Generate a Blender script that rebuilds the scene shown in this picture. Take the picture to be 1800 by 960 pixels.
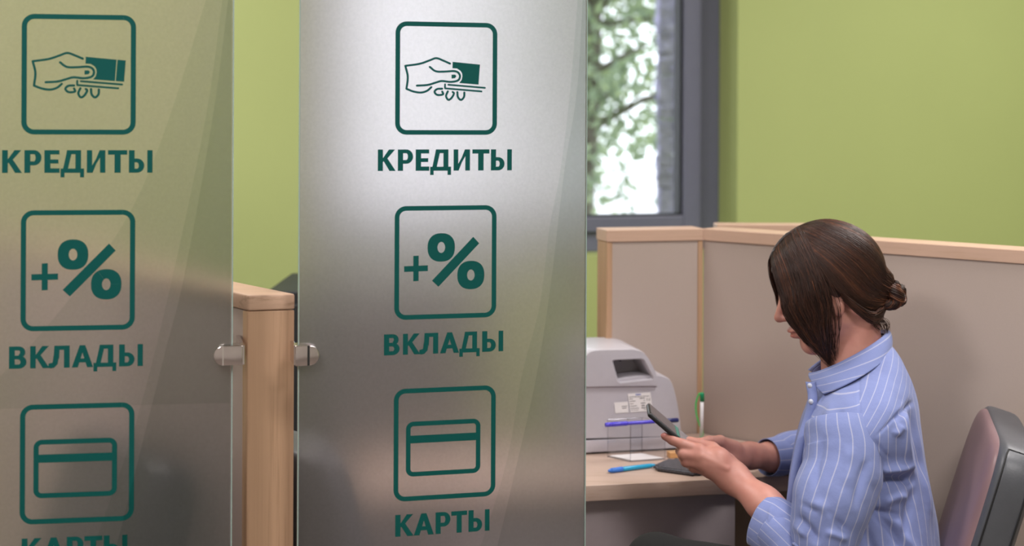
import bpy, bmesh, math, random
import numpy as np
from mathutils import Vector, Matrix

random.seed(7)
rng = np.random.default_rng(7)
for o in list(bpy.data.objects):
    bpy.data.objects.remove(o)
SC = bpy.context.scene
COL = SC.collection

# ------------------------------------------------------------------ camera
F, H, YH, ROLL = 2500.0, 1.44, 200.0, 0.0044
cd = bpy.data.cameras.new('camera')
cam = bpy.data.objects.new('camera', cd); COL.objects.link(cam)
cd.sensor_width = 36.0
cd.lens = 36.0 * F / 1800.0
cd.shift_y = -(480.0 - YH) / 1800.0
cd.clip_start = 0.05; cd.clip_end = 200
cam.matrix_world = Matrix.Translation((0, 0, H)) @ Matrix.Rotation(math.pi/2, 4, 'X') @ Matrix.Rotation(ROLL, 4, 'Z')
cd.dof.use_dof = True
cd.dof.focus_distance = 2.32
cd.dof.aperture_fstop = 3.2
SC.camera = cam

# ------------------------------------------------------------------ world, lamps, exposure
world = bpy.data.worlds.new('overcast_sky'); SC.world = world
world.use_nodes = True
bg = world.node_tree.nodes['Background']
bg.inputs[0].default_value = (0.92, 0.94, 1.0, 1); bg.inputs[1].default_value = 3.3
SC.view_settings.view_transform = 'Standard'
SC.view_settings.look = 'None'
SC.view_settings.exposure = 0.0
SC.view_settings.gamma = 1.0
SC.view_settings.use_curve_mapping = False

LAMP_W = 34
CEIL = 2.75
def area_lamp(x, y, w, h, power, col=(1.0, 0.955, 0.94)):
    l = bpy.data.lights.new('ceiling_lamp', 'AREA'); l.shape = 'RECTANGLE'
    l.size = w; l.size_y = h; l.energy = power; l.color = col
    o = bpy.data.objects.new('ceiling_lamp', l); COL.objects.link(o)
    o.location = (x, y, CEIL - 0.05)
    return o
LAMPS = [(-1.3, 0.6, 1.35), (0.9, 0.5, 1.1), (-1.1, 2.9, 0.78), (1.1, 2.3, 0.80), (2.0, 3.6, 0.8)]
for (lx, ly, k) in LAMPS:
    area_lamp(lx, ly, 0.58, 0.58, LAMP_W * k)

# ------------------------------------------------------------------ pixel helpers (1800 x 960)
def W(px, py, Y):
    dx, dy = px - 900.0, py - YH
    x = dx + ROLL * dy; y = dy - ROLL * dx
    return np.array([x / F * Y, Y, H - y / F * Y])
def P(p):
    x = p[..., 0] / p[..., 1] * F; y = (H - p[..., 2]) / p[..., 1] * F
    return np.stack([900 + x - ROLL * y, YH + y + ROLL * x], -1)
def on_line(px, p0, d, py=480):
    """point of the horizontal line p0 + t d met by image column px"""
    a = W(px, py, 1.0)[0]
    t = (a * p0[1] - p0[0]) / (d[0] - a * d[1])
    return np.array([p0[0] + t * d[0], p0[1] + t * d[1]])
def z_at(py, Y, px=900):
    return W(px, py, Y)[2]

# ------------------------------------------------------------------ object helpers
def tag(o, label=None, cat=None, group=None, kind=None):
    if label: o['label'] = label
    if cat: o['category'] = cat
    if group: o['group'] = group
    if kind: o['kind'] = kind
    return o
def empty(name, loc, label=None, cat=None, group=None, kind=None):
    o = bpy.data.objects.new(name, None); COL.objects.link(o)
    o.location = tuple(float(v) for v in loc); o.empty_display_size = 0.05
    return tag(o, label, cat, group, kind)
def wloc(o):
    v = np.zeros(3)
    while o is not None:
        v += np.array(o.location); o = o.parent
    return v
def mesh(name, verts, faces, mat, parent=None, smooth=False, kind=None):
    v = np.asarray(verts, dtype=float).reshape(-1, 3)
    if parent is not None:
        off = wloc(parent); loc = None
    else:
        lo, hi = v.min(0), v.max(0)
        loc = np.array([(lo[0]+hi[0])/2, (lo[1]+hi[1])/2, lo[2]]); off = loc
    me = bpy.data.meshes.new(name)
    me.from_pydata((v - off).tolist(), [], [tuple(int(i) for i in f) for f in faces])
    if isinstance(mat, (list, tuple)):
        for m in mat: me.materials.append(m)
    else: me.materials.append(mat)
    if smooth: me.polygons.foreach_set('use_smooth', [True]*len(me.polygons))
    me.update()
    o = bpy.data.objects.new(name, me); COL.objects.link(o)
    if parent is not None: o.parent = parent
    else: o.location = tuple(loc)
    if kind: o['kind'] = kind
    return o
class MB:
    """collects shapes that form ONE mesh"""
    def __init__(s): s.v = []; s.f = []; s.n = 0
    def add(s, v, f):
        v = np.asarray(v, float).reshape(-1, 3)
        s.v.append(v); s.f += [tuple(int(i)+s.n for i in q) for q in f]; s.n += len(v); return s
    def box(s, c, h, ax=(1,0,0), ay=(0,1,0), az=(0,0,1), bev=0.0, seg=2):
        bm = bmesh.new(); bmesh.ops.create_cube(bm, size=2.0)
        for v in bm.verts: v.co = Vector((v.co.x*h[0], v.co.y*h[1], v.co.z*h[2]))
        if bev > 0:
            bmesh.ops.bevel(bm, geom=list(bm.edges), offset=bev, segments=seg, profile=0.5, affect='EDGES')
        bm.verts.ensure_lookup_table()
        A = np.array([ax, ay, az], float); A /= np.linalg.norm(A, axis=1)[:, None]
        V = np.array([v.co[:] for v in bm.verts]) @ A + np.array(c, float)
        fs = [[v.index for v in f.verts] for f in bm.faces]; bm.free()
        return s.add(V, fs)
    def tube(s, pts, r, n=12, cap=True):
        pts = np.asarray(pts, float); m = len(pts)
        r = np.full(m, r) if np.isscalar(r) else np.asarray(r, float)
        T = np.gradient(pts, axis=0); T /= np.linalg.norm(T, axis=1)[:, None] + 1e-12
        up = np.array([0, 0, 1.0]) if abs(T[0][2]) < 0.9 else np.array([1.0, 0, 0])
        N = np.cross(T[0], up); N /= np.linalg.norm(N)
        th = np.linspace(0, 2*math.pi, n, endpoint=False); V = []
        for i in range(m):
            N = N - T[i]*np.dot(N, T[i]); N /= np.linalg.norm(N); B = np.cross(T[i], N)
            V.append(pts[i] + r[i]*(np.cos(th)[:, None]*N + np.sin(th)[:, None]*B))
        V = np.concatenate(V); fs = []
        for i in range(m-1):
            for j in range(n):
                k = (j+1) % n
                fs.append((i*n+j, i*n+k, (i+1)*n+k, (i+1)*n+j))
        if cap: fs.append(tuple(range(n))[::-1]); fs.append(tuple((m-1)*n+j for j in range(n)))
        return s.add(V, fs)
    def build(s, name, mat, parent=None, smooth=False, kind=None):
        return mesh(name, np.concatenate(s.v), s.f, mat, parent, smooth, kind)
def autosmooth(o, ang=40):
    me = o.data
    me.polygons.foreach_set('use_smooth', [True]*len(me.polygons))
    bm = bmesh.new(); bm.from_mesh(me)
    for e in bm.edges:
        if len(e.link_faces) == 2 and e.calc_face_angle(0) > math.radians(ang): e.smooth = False
    bm.to_mesh(me); bm.free(); return o
def prism(outline, depth_vec):
    """outline: Nx3 polygon, extruded by depth_vec"""
    o = np.asarray(outline, float); n = len(o)
    v = np.concatenate([o, o + np.asarray(depth_vec, float)])
    f = [tuple(range(n)), tuple(range(2*n-1, n-1, -1))]
    for i in range(n):
        j = (i+1) % n; f.append((i, i+n, j+n, j))
    return v, f

# ------------------------------------------------------------------ materials
def lin(r, g, b):
    def c(v):
        v /= 255.0
        return v/12.92 if v <= 0.04045 else ((v+0.055)/1.055)**2.4
    return (c(r), c(g), c(b), 1)
def nm(name):
    m = bpy.data.materials.new(name); m.use_nodes = True
    return m, m.node_tree, m.node_tree.nodes['Principled BSDF']
def coords(nt, scale=(1,1,1), src='Object'):
    tc = nt.nodes.new('ShaderNodeTexCoord'); mp = nt.nodes.new('ShaderNodeMapping')
    mp.inputs['Scale'].default_value = scale
    nt.links.new(tc.outputs[src], mp.inputs[0]); return mp.outputs[0]
def noise(nt, vec, scale, detail=3, rough=0.5):
    n = nt.nodes.new('ShaderNodeTexNoise'); n.inputs['Scale'].default_value = scale
    n.inputs['Detail'].default_value = detail; n.inputs['Roughness'].default_value = rough
    nt.links.new(vec, n.inputs['Vector']); return n.outputs['Fac']
def ramp(nt, fac, stops):
    r = nt.nodes.new('ShaderNodeValToRGB'); e = r.color_ramp.elements
    e[0].position, e[0].color = stops[0]; e[1].position, e[1].color = stops[-1]
    for p, c in stops[1:-1]:
        k = e.new(p); k.color = c
    nt.links.new(fac, r.inputs[0]); return r.outputs[0]
def bump(nt, b, fac, strength, dist=0.001):
    n = nt.nodes.new('ShaderNodeBump'); n.inputs['Strength'].default_value = strength
    n.inputs['Distance'].default_value = dist
    nt.links.new(fac, n.inputs['Height']); nt.links.new(n.outputs[0], b.inputs['Normal'])
def plain(name, c, rough=0.5, metal=0.0, var=0.06, nscale=30, bmp=0.0, spec=0.5, coat=0.0):
    m, nt, b = nm(name)
    v = coords(nt); f = noise(nt, v, nscale)
    lo = tuple(x*(1-var) for x in c[:3])+(1,); hi = tuple(min(1, x*(1+var)) for x in c[:3])+(1,)
    nt.links.new(ramp(nt, f, [(0.3, lo), (0.7, hi)]), b.inputs['Base Color'])
    b.inputs['Roughness'].default_value = rough; b.inputs['Metallic'].default_value = metal
    b.inputs['Specular IOR Level'].default_value = spec; b.inputs['Coat Weight'].default_value = coat
    if bmp: bump(nt, b, noise(nt, v, nscale*8, 2), bmp)
    return m
def wood(name, c, scale=(110, 110, 1.6), dark=0.76):
    m, nt, b = nm(name)
    v = coords(nt, scale); f = noise(nt, v, 1.0, 6, 0.6)
    v2 = coords(nt, tuple(s*4 for s in scale)); f2 = noise(nt, v2, 1.0, 3, 0.7)
    mx = nt.nodes.new('ShaderNodeMath'); mx.operation = 'MULTIPLY_ADD'; mx.inputs[1].default_value = 0.35
    nt.links.new(f2, mx.inputs[0]); nt.links.new(f, mx.inputs[2])
    dk = (c[0]*dark, c[1]*dark*0.97, c[2]*dark*0.9, 1)
    nt.links.new(ramp(nt, mx.outputs[0], [(0.45, dk), (0.62, c), (0.9, tuple(min(1, x*1.06) for x in c[:3])+(1,))]), b.inputs['Base Color'])
    b.inputs['Roughness'].default_value = 0.42
    bump(nt, b, f2, 0.12, 0.0004)
    return m
M = {}
M['green'] = plain('green_wall_paint', lin(175, 187, 121), 0.7, var=0.015, nscale=3, bmp=0.05)
M['white_paint'] = plain('white_paint', lin(215, 210, 205), 0.8, var=0.02)
M['ceiling'] = plain('ceiling_board', lin(225, 222, 218), 0.9, var=0.02)
M['floor'] = plain('floor_tile', lin(130, 120, 112), 0.35, var=0.1, nscale=6)
M['board'] = plain('laminate_board', lin(180, 164, 155), 0.5, var=0.02, nscale=500, bmp=0.03)
M['woodv'] = wood('beech_laminate_upright', lin(186, 150, 120))
M['woodh'] = wood('beech_laminate_flat', lin(200, 166, 142), (2.2, 50, 60))
M['desk'] = wood('beech_laminate_desk', lin(186, 162, 148), (2.2, 40, 60), 0.88)
M['wood_cap'] = wood('beech_laminate_cap', lin(198, 166, 146), (4, 4, 70), 0.9)
M['grey_board'] = plain('grey_laminate', lin(172, 160, 162), 0.5, var=0.03)
M['frame'] = plain('dark_grey_window_frame', lin(108, 110, 130), 0.45, var=0.02)
M['gasket'] = plain('black_gasket', lin(30, 32, 38), 0.6)
M['teal'] = plain('teal_vinyl', lin(0, 80, 76), 0.55, var=0.01, spec=0.2)
M['steel'] = plain('brushed_steel', lin(205, 195, 195), 0.16, 1.0, var=0.05, nscale=60)
M['steel_edge'] = plain('polished_steel_edge', lin(220, 215, 215), 0.08, 1.0)
M['dark_metal'] = plain('dark_cabinet_metal', lin(40, 44, 48), 0.5)
M['vinyl'] = plain('blue_grey_vinyl', lin(76, 78, 84), 0.42, var=0.06, nscale=40, bmp=0.15)
M['vinyl_front'] = plain('vinyl_pink_reflection', lin(128, 102, 106), 0.38, var=0.08, nscale=8, bmp=0.12)  # pinkish reflection on the grey vinyl, put into the front cushion's colour
M['black_vinyl'] = plain('black_vinyl', lin(34, 36, 44), 0.4, var=0.06)
M['thread'] = plain('dark_piping', lin(20, 21, 24), 0.6)
M['black_plastic'] = plain('black_plastic', lin(28, 28, 31), 0.38)
M['machine'] = plain('light_grey_plastic', lin(190, 186, 194), 0.3, var=0.015, bmp=0.04, nscale=80)
M['machine_in'] = plain('grey_recess_plastic', lin(168, 164, 166), 0.45, var=0.02)
M['paper'] = plain('white_paper', lin(236, 232, 232), 0.8, var=0.02)
M['label_ink'] = plain('grey_label_print', lin(95, 92, 96), 0.8)
M['label_blue'] = plain('blue_label_print', lin(60, 90, 190), 0.8)
M['pen_blue'] = plain('violet_blue_plastic', lin(82, 72, 205), 0.25)
M['pen_navy'] = plain('navy_plastic', lin(34, 40, 96), 0.3)
M['cyan'] = plain('cyan_plastic', lin(40, 160, 205), 0.25)
M['cyan_grip'] = plain('blue_rubber_grip', lin(58, 122, 215), 0.5)
M['pen_green'] = plain('green_plastic', lin(40, 200, 95), 0.3)
M['pen_green_dark'] = plain('dark_green_plastic', lin(20, 140, 90), 0.3)
M['pen_white'] = plain('white_plastic', lin(225, 222, 225), 0.3)
M['screen_teal'] = plain('teal_screen_stripe', lin(50, 140, 125), 0.2)
M['screen'] = plain('dark_glass_screen', lin(92, 88, 94), 0.12, var=0.02)
M['screen_light'] = plain('grey_screen_field', lin(140, 136, 142), 0.15)
M['trousers'] = plain('black_trouser_cloth', lin(22, 22, 23), 0.9, var=0.1, nscale=200, bmp=0.1)
M['button'] = plain('pale_button', lin(200, 205, 225), 0.3)
M['bark'] = plain('bark', lin(92, 86, 80), 0.9, var=0.25, nscale=12)
M['pavement'] = plain('pale_paving', lin(225, 225, 225), 0.9, var=0.04)
def leather():
    m, nt, b = nm('textured_black_leather')
    v = coords(nt); vo = nt.nodes.new('ShaderNodeTexVoronoi'); vo.inputs['Scale'].default_value = 420
    nt.links.new(v, vo.inputs['Vector'])
    nt.links.new(ramp(nt, vo.outputs['Distance'], [(0.1, lin(105, 105, 112)), (0.6, lin(58, 58, 64))]), b.inputs['Base Color'])
    b.inputs['Roughness'].default_value = 0.35; bump(nt, b, vo.outputs['Distance'], 0.6, 0.0008); return m
M['leather'] = leather()
def skin():
    m, nt, b = nm('skin')
    v = coords(nt); f = noise(nt, v, 35, 4)
    nt.links.new(ramp(nt, f, [(0.3, lin(182, 124, 112)), (0.7, lin(194, 138, 124))]), b.inputs['Base Color'])
    b.inputs['Roughness'].default_value = 0.48
    b.inputs['Subsurface Weight'].default_value = 0.12
    b.inputs['Subsurface Radius'].default_value = (0.012, 0.005, 0.003)
    bump(nt, b, noise(nt, v, 900, 2), 0.08, 0.0005); return m
M['skin'] = skin()
M['lip'] = plain('lip', lin(184, 112, 104), 0.4)
M['nail'] = plain('nail', lin(214, 140, 134), 0.25)
M['eye_white'] = plain('eye_white', lin(225, 220, 215), 0.15)
M['iris'] = plain('brown_iris', lin(60, 38, 26), 0.1)
def hairmat():
    m, nt, b = nm('dark_brown_hair')
    at = nt.nodes.new('ShaderNodeAttribute'); at.attribute_name = 'tone'
    nt.links.new(ramp(nt, at.outputs['Fac'], [(0.0, lin(36, 24, 21)), (0.55, lin(66, 42, 34)), (1.0, lin(122, 74, 50))]), b.inputs['Base Color'])
    b.inputs['Roughness'].default_value = 0.42; b.inputs['Specular IOR Level'].default_value = 0.35; return m
M['hair'] = hairmat()
M['hair_cap'] = plain('dark_hair_base', lin(50, 33, 28), 0.6)  # dark brown layer of hair under the strands
def shirtmat():
    m, nt, b = nm('blue_striped_cotton')
    at = nt.nodes.new('ShaderNodeAttribute'); at.attribute_name = 'stripe'
    d = nt.nodes.new('ShaderNodeMath'); d.operation = 'DIVIDE'; d.inputs[1].default_value = 0.0205
    fr = nt.nodes.new('ShaderNodeMath'); fr.operation = 'FRACT'
    nt.links.new(at.outputs['Fac'], d.inputs[0]); nt.links.new(d.outputs[0], fr.inputs[0])
    s = ramp(nt, fr.outputs[0], [(0.0, lin(160, 164, 194)), (0.075, lin(160, 164, 194)), (0.105, lin(120, 132, 182)), (0.975, lin(120, 132, 182)), (1.0, lin(160, 164, 194))])
    v = coords(nt); f = noise(nt, v, 700, 2)
    mx = nt.nodes.new('ShaderNodeMixRGB'); mx.blend_type = 'MULTIPLY'; mx.inputs[0].default_value = 1
    nt.links.new(s, mx.inputs[1]); nt.links.new(ramp(nt, f, [(0.3, (0.93, 0.94, 0.97, 1)), (0.7, (1, 1, 1, 1))]), mx.inputs[2])
    nt.links.new(mx.outputs[0], b.inputs['Base Color'])
    b.inputs['Roughness'].default_value = 0.8; b.inputs['Sheen Weight'].default_value = 0.15
    bump(nt, b, noise(nt, v, 60, 4), 0.25, 0.004); return m
M['shirt'] = shirtmat()
def frosted():
    m, nt, b = nm('frosted_glass')
    out = nt.nodes['Material Output']
    g = nt.nodes.new('ShaderNodeBsdfGlass'); g.inputs['IOR'].default_value = 1.45
    v = coords(nt); f = noise(nt, v, 220, 3, 0.6)
    mr = nt.nodes.new('ShaderNodeMapRange'); mr.inputs['To Min'].default_value = FROST_R - 0.015; mr.inputs['To Max'].default_value = FROST_R + 0.015
    nt.links.new(f, mr.inputs[0]); nt.links.new(mr.outputs[0], g.inputs['Roughness'])
    nt.links.new(ramp(nt, f, [(0.3, (0.82, 0.785, 0.80, 1)), (0.7, (0.88, 0.84, 0.86, 1))]), g.inputs['Color'])
    d = nt.nodes.new('ShaderNodeBsdfDiffuse'); d.inputs['Color'].default_value = (0.62, 0.62, 0.60, 1)
    t = nt.nodes.new('ShaderNodeBsdfTranslucent'); t.inputs['Color'].default_value = (0.7, 0.7, 0.7, 1)
    a = nt.nodes.new('ShaderNodeMixShader'); a.inputs[0].default_value = 0.5
    nt.links.new(d.outputs[0], a.inputs[1]); nt.links.new(t.outputs[0], a.inputs[2])
    x = nt.nodes.new('ShaderNodeMixShader'); x.inputs[0].default_value = FROST_MILK
    nt.links.new(g.outputs[0], x.inputs[1]); nt.links.new(a.outputs[0], x.inputs[2])
    nt.links.new(x.outputs[0], out.inputs[0]); return m
FROST_R, FROST_MILK = 0.30, 0.10
M['frost'] = frosted()
def glass_edge():
    m, nt, b = nm('pale_glass_edge')
    b.inputs['Base Color'].default_value = lin(150, 170, 165); b.inputs['Roughness'].default_value = 0.15; return m
M['glass_edge'] = glass_edge()
def clear(name, tint, fac=0.08, rough=0.02):
    m, nt, b = nm(name); out = nt.nodes['Material Output']
    t = nt.nodes.new('ShaderNodeBsdfTransparent'); t.inputs[0].default_value = tint
    g = nt.nodes.new('ShaderNodeBsdfGlossy'); g.inputs['Roughness'].default_value = rough
    x = nt.nodes.new('ShaderNodeMixShader'); x.inputs[0].default_value = fac
    nt.links.new(t.outputs[0], x.inputs[1]); nt.links.new(g.outputs[0], x.inputs[2]); nt.links.new(x.outputs[0], out.inputs[0]); return m
M['pane'] = clear('window_pane_glass', (0.93, 0.95, 0.96, 1), 0.05)
M['acrylic'] = clear('clear_acrylic', (0.985, 0.985, 0.99, 1), 0.04)
M['acrylic_edge'] = clear('acrylic_edge', (0.86, 0.86, 0.90, 1), 0.15, 0.1)
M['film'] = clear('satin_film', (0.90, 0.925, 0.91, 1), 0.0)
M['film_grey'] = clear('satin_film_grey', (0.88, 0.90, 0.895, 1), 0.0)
def concrete():
    m, nt, b = nm('rough_blue_grey_stone')
    v = coords(nt); f = noise(nt, v, 9, 10, 0.75)
    nt.links.new(ramp(nt, f, [(0.3, lin(140, 138, 170)), (0.55, lin(200, 196, 232)), (0.75, lin(230, 226, 252))]), b.inputs['Base Color'])
    b.inputs['Roughness'].default_value = 0.95; bump(nt, b, noise(nt, v, 14, 10, 0.8), 1.0, 0.03); return m
M['stone'] = concrete()
def leafmat():
    m, nt, b = nm('green_leaves')
    at = nt.nodes.new('ShaderNodeAttribute'); at.attribute_name = 'tone'
    nt.links.new(ramp(nt, at.outputs['Fac'], [(0.0, lin(104, 124, 108)), (0.6, lin(144, 162, 138)), (1.0, lin(188, 204, 146))]), b.inputs['Base Color'])
    b.inputs['Roughness'].default_value = 0.5; b.inputs['Subsurface Weight'].default_value = 0.0
    out = nt.nodes['Material Output']; t = nt.nodes.new('ShaderNodeBsdfTranslucent'); t.inputs[0].default_value = lin(172, 190, 150)
    x = nt.nodes.new('ShaderNodeMixShader'); x.inputs[0].default_value = 0.35
    nt.links.new(b.outputs[0], x.inputs[1]); nt.links.new(t.outputs[0], x.inputs[2]); nt.links.new(x.outputs[0], out.inputs[0]); return m
M['leaf'] = leafmat()
def emit(name, c, s):
    m, nt, b = nm(name); b.inputs['Emission Color'].default_value = c; b.inputs['Emission Strength'].default_value = s; return m
M['diffuser'] = emit('lamp_diffuser', (1, 0.94, 0.88, 1), 3.0)

def fattr(o, name, vals, domain='POINT'):
    a = o.data.attributes.new(name, 'FLOAT', domain); a.data.foreach_set('value', np.asarray(vals, np.float32))

# ================================================================== ROOM
TH_W = math.radians(18)
dW = np.array([math.cos(TH_W), math.sin(TH_W)]); nW = np.array([dW[1], -dW[0]])   # nW faces the room
Z3 = np.array([0, 0, 1.0])
def v3(p, z): return np.array([p[0], p[1], z])
pWin = W(1296, 300, 4.6)[:2]             # right edge of window opening, on the room face of the wall
xr = 0.0                                  # t along the wall, 0 at right edge of opening
zb = z_at(462, 4.25, 1035)                # underside of the window frame
zt = 2.45
tl = np.dot(on_line(530, pWin, dW) - pWin, dW)   # left edge of opening
def wp(t, z, d=0.0):                      # d: distance into the room
    q = pWin + dW*t + nW*d
    return v3(q, z)
WT = 0.32
def wall_block(t0, t1, z0, z1):
    c = (wp(t0, z0) + wp(t1, z1))/2 - v3(nW, 0)*WT/2
    return c, ((t1-t0)/2, WT/2, (z1-z0)/2)
mb = MB()
for a in [(-4.6, tl, 0, CEIL), (0, 4.2, 0, CEIL), (tl, 0, 0, zb), (tl, 0, zt, CEIL)]:
    c, h = wall_block(*a); mb.box(c, h, v3(dW, 0), v3(-nW, 0), Z3)
wall_back = mb.build('wall_back', M['green']); wall_back['kind'] = 'structure'
FL = MB().box((0, 2.0, -0.05), (4.5, 4.9, 0.05)).build('floor', M['floor'], kind='structure')
MB().box((0, 2.0, CEIL+0.05), (4.5, 4.9, 0.05)).build('ceiling', M['ceiling'], kind='structure')
MB().box((-3.25, 1.2, CEIL/2), (0.05, 3.6, CEIL/2)).build('wall_left', M['white_paint'], kind='structure')
MB().box((3.6, 2.0, CEIL/2), (0.05, 3.6, CEIL/2)).build('wall_right', M['green'], kind='structure')
MB().box((0.2, -2.0, CEIL/2), (3.5, 0.05, CEIL/2)).build('wall_front', M['white_paint'], kind='structure')
# window
REC = -0.13
win = empty('window_1', wp((tl)/2, zb, REC), kind='structure')
def wbar(t0, t1, z0, z1, d0, d1, name, mat, par=win, bev=0.004):
    c = (wp(t0, z0, d0) + wp(t1, z1, d1))/2
    return MB().box(c, ((t1-t0)/2, abs(d1-d0)/2, (z1-z0)/2), v3(dW, 0), v3(-nW, 0), Z3, bev).build(name, mat, par)
FW = 0.075; SW = 0.062
FR_H = 0.065
wbar(-FW, 0, zb, zt, REC-0.07, REC, 'outer_frame', M['frame'])
wbar(tl, tl+FW, zb, zt, REC-0.07, REC, 'outer_frame', M['frame'])
wbar(tl+FW, -FW, zb, zb+FR_H, REC-0.07, REC, 'outer_frame', M['frame'])
wbar(tl+FW, -FW, zt-FW, zt, REC-0.07, REC, 'outer_frame', M['frame'])
i0, i1 = tl+FW, -FW; j0, j1 = zb+FR_H, zt-FW
wbar(i1-SW, i1, j0, j1, REC-0.06, REC+0.018, 'sash', M['frame'])
wbar(i0, i0+SW, j0, j1, REC-0.06, REC+0.018, 'sash', M['frame'])
wbar(i0+SW, i1-SW, j0, j0+0.048, REC-0.06, REC+0.018, 'sash', M['frame'])
wbar(i0+SW, i1-SW, j1-SW, j1, REC-0.06, REC+0.018, 'sash', M['frame'])
g = 0.009
wbar(i1-SW-g, i1-SW, j0+0.048, j1-SW, REC-0.04, REC+0.004, 'gasket', M['gasket'], bev=0)
wbar(i0+SW, i0+SW+g, j0+0.048, j1-SW, REC-0.04, REC+0.004, 'gasket', M['gasket'], bev=0)
wbar(i0+SW+g, i1-SW-g, j0+0.048, j0+0.048+0.006, REC-0.04, REC+0.004, 'gasket', M['gasket'], bev=0)
wbar(i0+SW, i1-SW, j0+0.048, j1-SW, REC-0.035, REC-0.029, 'window_pane', M['pane'], bev=0)
# ceiling light fixtures
for i, (lx, ly, k) in enumerate(LAMPS):
    e = empty('ceiling_light', (lx, ly, CEIL-0.045), 'ceiling light', 'ceiling light', 'ceiling lights above the counters')
    e['label'] = 'square white ceiling light ' + ['nearest the viewer on the left', 'nearest the viewer on the right', 'above the left glass panel', 'above the seated woman', 'farthest to the right'][i] + ', out of the picture'
    m_ = MB()
    for sx, sy, hx, hy in ((0.31, 0, .01, .32), (-0.31, 0, .01, .32), (0, .31, .30, .01), (0, -.31, .30, .01)):
        m_.box((lx+sx, ly+sy, CEIL-0.0225), (hx, hy, 0.0225))
    m_.build('light_frame', M['white_paint'], e)
    MB().box((lx, ly, CEIL-0.02), (0.30, 0.30, 0.004)).build('diffuser', M['diffuser'], e)
# outside
ground = MB().box((0, 30.5, -0.75), (30, 25, 0.05)).build('ground', M['pavement'], kind='structure')
pc = W(1206, 300, 7.4)
pil = empty('stone_pillar', (pc[0], 7.4, -0.70), 'rough blue grey stone pillar standing outside the window', 'pillar')
ys = [-330, -190, -60, 62, 132, 210, 272, 330, 400, 480, 600, 760, 900]
zz = [z_at(y, 7.4, 1200) for y in ys]
xa, xb = W(1159, 300, 7.4)[0], W(1262, 300, 7.4)[0]
for i in range(len(zz)-1):
    z1_, z0_ = zz[i], zz[i+1]
    if z1_ < -0.69: break
    z0_ = max(z0_, -0.70)
    jx = rng.uniform(-0.006, 0.006)
    bm = bmesh.new(); bmesh.ops.create_cube(bm, size=2)
    bmesh.ops.subdivide_edges(bm, edges=list(bm.edges), cuts=7, use_grid_fill=True)
    V = np.array([v.co[:] for v in bm.verts]); fs = [[v.index for v in f.verts] for f in bm.faces]; bm.free()
    V = V*np.array([(xb-xa)/2, 0.07, (z1_-z0_)/2-0.004]); V += rng.normal(0, 0.006, V.shape)*np.array([1, 1, 0.3])
    mesh('stone_block', V+np.array([(xa+xb)/2+jx, 7.47, (z0_+z1_)/2]), fs, M['stone'], pil)

# tree outside
def tree():
    root = empty('tree', (W(1000, 300, 9.0)[0], 9.0, -0.70), 'leafy green tree growing outside the window, left of the stone pillar', 'tree')
    mb = MB()
    base = np.array([W(1000, 300, 9.0)[0], 9.0, -0.7])
    mb.tube([base, base+[0.05, 0, 1.2], base+[0.12, 0.05, 2.3], base+[0.2, 0.0, 4.2]], [0.12, 0.1, 0.08, 0.04], 10)
    r = random.Random(3)
    for i in range(26):
        z = r.uniform(1.3, 3.8); a = r.uniform(0, 6.28); L = r.uniform(0.7, 1.5)
        s = base+np.array([0.1, 0, z]); d = np.array([math.cos(a), math.sin(a)*0.7, r.uniform(0.0, 0.5)])
        pts = [s + d*L*t + np.array([0, 0, -0.25*t*t]) + np.array([r.uniform(-.05, .05) for _ in range(3)]) for t in (0, .33, .66, 1)]
        mb.tube(pts, [0.035, 0.022, 0.014, 0.006], 6)
    mb.build('trunk', M['bark'], root, True)
    n = 4200
    v = []; tone = []
    # leaf clusters: clumps of leaves with gaps between
    cl = []
    r2 = np.random.default_rng(11)
    for i in range(300):
        px = r2.uniform(930, 1215); py = r2.uniform(-260, 372); Y = r2.uniform(8.2, 9.8)
        if py > 250 and r2.random() < (py-250)/190: continue
        if px > 1120 and py > 250 and r2.random() < 0.8: continue
        cl.append((W(px, py, Y), r2.uniform(0.06, 0.17)))
    for i in range(110):
        px = r2.uniform(560, 930); py = r2.uniform(-260, 380); Y = r2.uniform(8.2, 9.8)
        cl.append((W(px, py, Y), r2.uniform(0.06, 0.17)))
    fs = []
    for (c, s) in cl:
        for k in range(int(6+s*90)):
            p = c + r2.normal(0, s*0.62, 3)
            d1 = r2.normal(0, 1, 3); d1 /= np.linalg.norm(d1)
            d2 = np.cross(d1, r2.normal(0, 1, 3)); d2 /= np.linalg.norm(d2)
            d3 = np.cross(d1, d2)
            L = r2.uniform(0.035, 0.06); w = L*0.42
            b0 = len(v)
            v += [p-d1*L, p+d2*w+d3*0.004, p+d1*L, p-d2*w+d3*0.004]
            fs += [(b0, b0+1, b0+2), (b0, b0+2, b0+3)]
            tone += [r2.random()]*4
    o = mesh('leaves', np.array(v), fs, M['leaf'], root, False, 'stuff'); fattr(o, 'tone', tone)
tree()

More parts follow.
